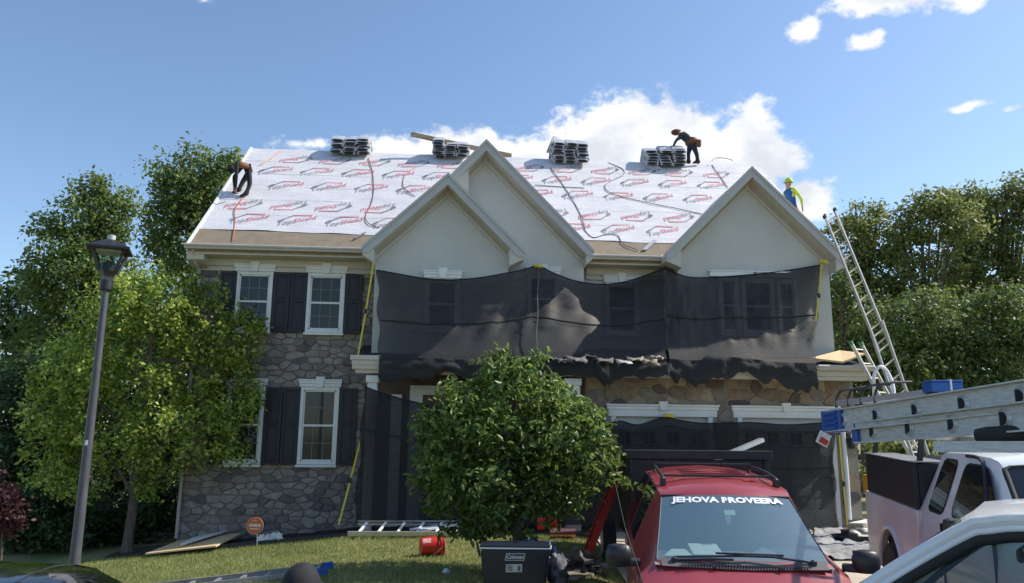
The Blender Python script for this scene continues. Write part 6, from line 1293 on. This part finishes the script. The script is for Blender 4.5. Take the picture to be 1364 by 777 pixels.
def tree(name, label, base, Y, lobes_px, n, size, m, seed, group=None, trunk=.16, clump=.35, limbs=9, cat='tree', depth=1.0, **kw):
    base = Vector(base); t = thing(name, label, cat, tuple(base), group); rr = random.Random(seed)
    lobes = []
    for px, py, rx, ry in lobes_px:
        c = atY(px, py, Y); dd = (c-EYE).length; sx = rx*Y/F; sz = ry*Y/F*.95; lobes.append(((c.x, Y+rr.uniform(-.35, .35)*sx*depth, c.z), (sx, sx*.8*depth, sz)))
    cz = sum(l[0][2] for l in lobes)/len(lobes); top = max(l[0][2]+l[1][2]*.5 for l in lobes); cx = sum(l[0][0] for l in lobes)/len(lobes)
    b = MB(); tp_ = Vector((lerp(base.x, cx, .7), Y, top)); ctrl = [base+Vector((0, 0, -.1)), base.lerp(tp_, .25)+Vector((.02, 0, 0)), base.lerp(tp_, .6), tp_]
    pts = polyinterp(ctrl, 12); b.tube(pts, [trunk*(1.35 if i == 0 else 1)*(1-i/12.5) for i in range(12)], 10); b.build('trunk', M_bark, t, smooth=60)
    for k in range(limbs):
        l = lobes[k % len(lobes)]; s = pts[rr.randint(3, 8)]; e = Vector(l[0])+Vector((rr.uniform(-.6, .6)*l[1][0], rr.uniform(-.6, .6)*l[1][1], rr.uniform(-.2, .6)*l[1][2])); md = s.lerp(e, .5)+Vector((0, 0, .12*(e-s).length))
        b = MB(); b.tube(polyinterp([s, md, e], 8), [trunk*.42*(1-i/8.5) for i in range(8)], 6); b.build('limb', M_bark, t, smooth=60)
    V, Fq = leaf_cloud(lobes, n, size, seed, clump=clump, **kw); np_mesh('crown', V, Fq, m, t, 'stuff'); return t, lobes
L_bg = leaf_mat('broadleaf_green', [(.055, .095, .028), (.08, .13, .036), (.11, .165, .045), (.15, .195, .062)], .36)
L_bg3 = leaf_mat('bright_green_leaves', [(.085, .14, .034), (.125, .19, .045), (.16, .225, .055), (.20, .25, .075)], .42)
L_bg4 = leaf_mat('mid_green_leaves', [(.07, .125, .03), (.105, .165, .04), (.14, .205, .05), (.18, .23, .07)], .40)
L_bg2 = leaf_mat('olive_green_leaves', [(.10, .145, .04), (.15, .20, .055), (.19, .235, .07), (.24, .245, .095)], .42)
L_dk = leaf_mat('deep_shade_green_leaves', [(.028, .06, .02), (.042, .085, .026), (.06, .105, .033)], .25)  # deep shade under the left trees is put into this dark leaf colour
L_mp = leaf_mat('yellow_green_maple_leaves', [(.07, .135, .026), (.13, .215, .036), (.22, .315, .05), (.35, .43, .08), (.54, .56, .15)], .44)
L_rt = leaf_mat('glossy_green_leaves', [(.06, .12, .024), (.09, .16, .032), (.13, .205, .045), (.20, .255, .07)], .38, rough=.42, spec=.45)
L_pu = leaf_mat('purple_leaves', [(.035, .012, .016), (.06, .018, .024), (.085, .028, .032)], .3)
G = lambda px, Y: (atY(px, 600, Y).x, Y, .2)
BG = 'big trees behind the house'
tree('poplar_tree', 'tall poplar behind the roof left edge, tallest of the left trees', G(262, 27), 27, [(255, 240, 40, 52), (285, 270, 40, 55), (225, 290, 32, 60), (262, 330, 62, 60), (215, 230, 14, 20), (300, 215, 20, 22), (250, 420, 70, 70)], 21000, .165, L_bg4, 11, BG, .3, .42)
tree('broadleaf_tree', 'broad tree left of the poplar with a pointed top above the lantern', G(118, 24), 24, [(125, 258, 22, 26), (115, 300, 48, 48), (70, 300, 26, 18), (105, 360, 58, 55), (150, 300, 24, 40), (165, 272, 14, 18), (75, 400, 45, 60), (150, 400, 55, 60), (90, 480, 80, 60)], 24000, .15, L_bg4, 12, BG, .28, .34)
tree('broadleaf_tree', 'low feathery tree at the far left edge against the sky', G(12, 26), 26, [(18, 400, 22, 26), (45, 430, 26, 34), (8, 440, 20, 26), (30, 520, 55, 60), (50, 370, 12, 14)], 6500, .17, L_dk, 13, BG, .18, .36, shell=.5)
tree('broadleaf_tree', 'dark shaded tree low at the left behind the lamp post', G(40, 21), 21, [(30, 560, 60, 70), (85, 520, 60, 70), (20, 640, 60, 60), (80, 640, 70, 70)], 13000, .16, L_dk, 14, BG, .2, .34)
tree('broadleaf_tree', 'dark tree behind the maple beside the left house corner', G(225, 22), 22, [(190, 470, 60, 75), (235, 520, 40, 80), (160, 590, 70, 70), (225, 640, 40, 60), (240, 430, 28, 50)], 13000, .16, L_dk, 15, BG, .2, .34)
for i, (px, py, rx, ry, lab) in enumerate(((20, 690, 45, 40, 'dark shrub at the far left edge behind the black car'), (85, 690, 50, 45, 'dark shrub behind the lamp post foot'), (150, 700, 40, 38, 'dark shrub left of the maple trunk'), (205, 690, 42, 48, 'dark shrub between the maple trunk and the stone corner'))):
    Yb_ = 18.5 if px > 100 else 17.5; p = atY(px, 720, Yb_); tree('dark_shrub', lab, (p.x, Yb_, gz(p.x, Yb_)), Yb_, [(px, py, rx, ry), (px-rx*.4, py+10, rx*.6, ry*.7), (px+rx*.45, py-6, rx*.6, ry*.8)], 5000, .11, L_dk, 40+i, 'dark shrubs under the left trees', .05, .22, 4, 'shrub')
p = atY(5, 715, 14.5); tree('purple_shrub', 'purple leaved shrub at the left edge of the lawn', (p.x, 14.5, gz(p.x, 14.5)), 14.5, [(2, 670, 22, 34), (-20, 680, 25, 40), (12, 692, 14, 18)], 2500, .09, L_pu, 51, None, .03, .16, 5, 'shrub')
RT = 'trees right of the house'
rt = [('tall tree right of the leaning ladder top with a notched crown', 27, [(1150, 300, 26, 36), (1130, 330, 30, 50), (1165, 280, 14, 16), (1172, 350, 40, 60), (1140, 420, 50, 70)], L_bg2, 11000),
      ('rounded tree in the middle of the right hand tree line', 26, [(1240, 275, 34, 28), (1215, 300, 30, 36), (1265, 300, 36, 40), (1235, 350, 60, 55), (1240, 430, 70, 60)], L_bg2, 15000),
      ('olive tree with a flat top second from the right edge', 28, [(1290, 270, 24, 22), (1300, 305, 40, 40), (1270, 262, 10, 12), (1300, 380, 55, 60)], L_bg2, 12000),
      ('tallest right hand tree touching the right picture edge', 27, [(1352, 255, 30, 26), (1340, 290, 40, 40), (1385, 280, 40, 50), (1350, 360, 60, 70), (1320, 262, 10, 10), (1400, 400, 60, 80)], L_bg2, 16000),
      ('shaded tree right beside the house corner behind the ladder', 23, [(1120, 390, 22, 50), (1150, 450, 45, 60), (1130, 520, 45, 50)], L_bg, 9000),
      ('broad lower tree behind the blue toolbox', 22, [(1230, 430, 55, 50), (1270, 480, 60, 50), (1200, 490, 45, 50), (1240, 540, 70, 50)], L_bg, 14000),
      ('broad lower tree above the close ladders at the right', 22, [(1330, 430, 55, 55), (1370, 480, 60, 60), (1300, 500, 50, 45), (1340, 545, 70, 40)], L_bg, 14000)]
for i, (lab, Y, lo, m, n) in enumerate(rt): tree('broadleaf_tree', lab, G(lo[0][0], Y), Y, lo, n, .165 if Y > 25 else .15, m, 70+i, RT, .22, .34)
p = G(1200, 18.5); tree('shrub', 'sunlit shrub behind the bed of the dusty pickup', p, 18.5, [(1180, 590, 30, 22), (1215, 592, 30, 24), (1250, 590, 30, 22), (1200, 630, 50, 30)], 6000, .11, L_bg2, 90, None, .05, .22, 6, 'shrub')
# far wood that closes the gaps behind the trees
g = np.random.default_rng(5); lobes = []
for px in list(range(-60, 260, 40))+list(range(1110, 1480, 40)):
    c = atY(px, 520+g.uniform(-25, 25)-(40 if px < 0 else 0), 36); lobes.append(((c.x, 36+g.uniform(-2, 2), c.z), (2.6, 2.2, 5.2 if px > 40 else 3.2)))
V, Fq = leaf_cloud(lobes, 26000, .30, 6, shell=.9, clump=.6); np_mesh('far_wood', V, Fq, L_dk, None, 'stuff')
# maple on the lawn
mb_ = ground_pt(168, 738); mY = mb_.y
tree('maple_tree', 'yellow green young maple standing on the lawn beside the lamp post', mb_, mY, [(200, 410, 62, 42), (150, 430, 50, 48), (255, 440, 52, 50), (300, 465, 34, 42), (120, 490, 52, 50), (200, 490, 90, 60), (295, 530, 44, 50), (80, 560, 42, 42), (150, 575, 70, 55), (240, 580, 70, 48), (310, 600, 24, 22), (60, 505, 20, 22), (320, 480, 22, 22), (110, 630, 46, 30), (330, 545, 18, 14), (205, 640, 26, 30), (70, 625, 30, 26), (215, 374, 12, 20), (255, 385, 16, 24), (175, 382, 16, 20), (345, 540, 8, 8), (62, 478, 12, 10), (44, 545, 12, 10), (342, 440, 11, 16), (325, 425, 12, 18), (292, 392, 12, 20), (236, 372, 8, 18), (148, 378, 9, 16), (108, 418, 14, 12), (345, 470, 10, 10), (84, 455, 10, 10), (38, 600, 12, 10), (335, 520, 14, 10)],
     30000, .10, L_mp, 21, None, .11, .135, 18, depth=.9, per=30, vert=1.4, shell=.72)
# round tree in front of the entry
rbp = atD(688, 726, 10.7); rbp.z = gz(rbp.x, rbp.y); rY = rbp.y
rtree, rl_ = tree('round_tree', 'dense round green tree in front of the entry behind the cooler', rbp, rY, [(690, 560, 88, 72), (625, 585, 56, 66), (745, 590, 62, 62), (668, 495, 34, 26), (690, 510, 42, 24), (655, 640, 74, 52), (735, 640, 60, 46), (785, 600, 30, 32), (580, 590, 24, 48), (800, 635, 22, 14), (600, 660, 34, 30), (640, 690, 40, 22), (700, 690, 44, 24), (765, 545, 26, 26), (612, 535, 34, 30), (600, 513, 12, 9), (566, 556, 9, 12), (722, 478, 9, 10), (660, 468, 9, 11), (790, 560, 13, 9), (815, 612, 16, 8), (824, 640, 12, 8), (558, 640, 11, 14), (606, 702, 22, 12), (700, 485, 10, 8)],
     12500, .112, L_rt, 22, None, .09, .14, 14, depth=1.05, bent=True, per=14, elong=2.1, droop=.35, up=.4)
crown = [o for o in rtree.children if o.name.startswith('crown')][0]
# the largest leaves on the side that faces the street are objects of their own
lv = MB(); lv.add([(0, 0, 0), (.040, .022, .010), (.094, .018, .008), (.13, 0, -.016), (.094, -.018, .008), (.040, -.022, .010)], [(0, 1, 2, 3), (0, 3, 4, 5)])
lo_ = lv.build('leaf', L_rt, crown, local=True); rr = random.Random(8)
for k in range(230):
    c, r = rl_[rr.randrange(len(rl_))]; a = rr.uniform(0, 2*math.pi); f = rr.uniform(-.85, .95); d = Vector((math.cos(a)*math.sqrt(1-f*f), -abs(math.sin(a))*math.sqrt(1-f*f), f)); o = lo_ if k == 0 else lo_.copy()
    if k: COL.objects.link(o); o.parent = crown
    o.location = Vector((c[0]+d.x*r[0]*1.07, c[1]+d.y*r[1]*1.1, c[2]+d.z*r[2]*1.07))-Vector(rtree.location); o.rotation_euler = (rr.uniform(-.9, .9), rr.uniform(-.4, 1.1), rr.uniform(0, 6.3)); s = rr.uniform(.75, 1.25); o.scale = (s, s, s)
# ------------------------------------------------------------------ lawn grass
g = np.random.default_rng(3); n = 120000
xy = np.stack([g.uniform(-7.2, 2.9, n), 8.0+g.random(n)**.8*7.0], 1)
keep = np.array([x < drive_edge(y)-.25 and y < 14.62+.12*math.sin(x*1.7) for x, y in xy]); xy = xy[keep]; n = len(xy)
z = np.array([gz(x, y) for x, y in xy]); h = g.uniform(.022, .062, n); a = g.uniform(0, 6.28, n); w = g.uniform(.003, .006, n); ln_ = g.normal(size=(n, 2))*.022
P = np.stack([xy[:, 0], xy[:, 1], z-.005], 1); dx = np.stack([np.cos(a)*w, np.sin(a)*w, 0*w], 1); tp2 = P+np.stack([ln_[:, 0], ln_[:, 1], h], 1)
V = np.stack([P-dx, P+dx, tp2], 1).reshape(-1, 3)
L_gr = leaf_mat('lawn_grass', [(.09, .15, .03), (.14, .20, .045), (.21, .245, .07), (.40, .36, .17)], .35)
np_mesh('grass', V, np.arange(3*n).reshape(n, 3), L_gr, None, 'stuff')
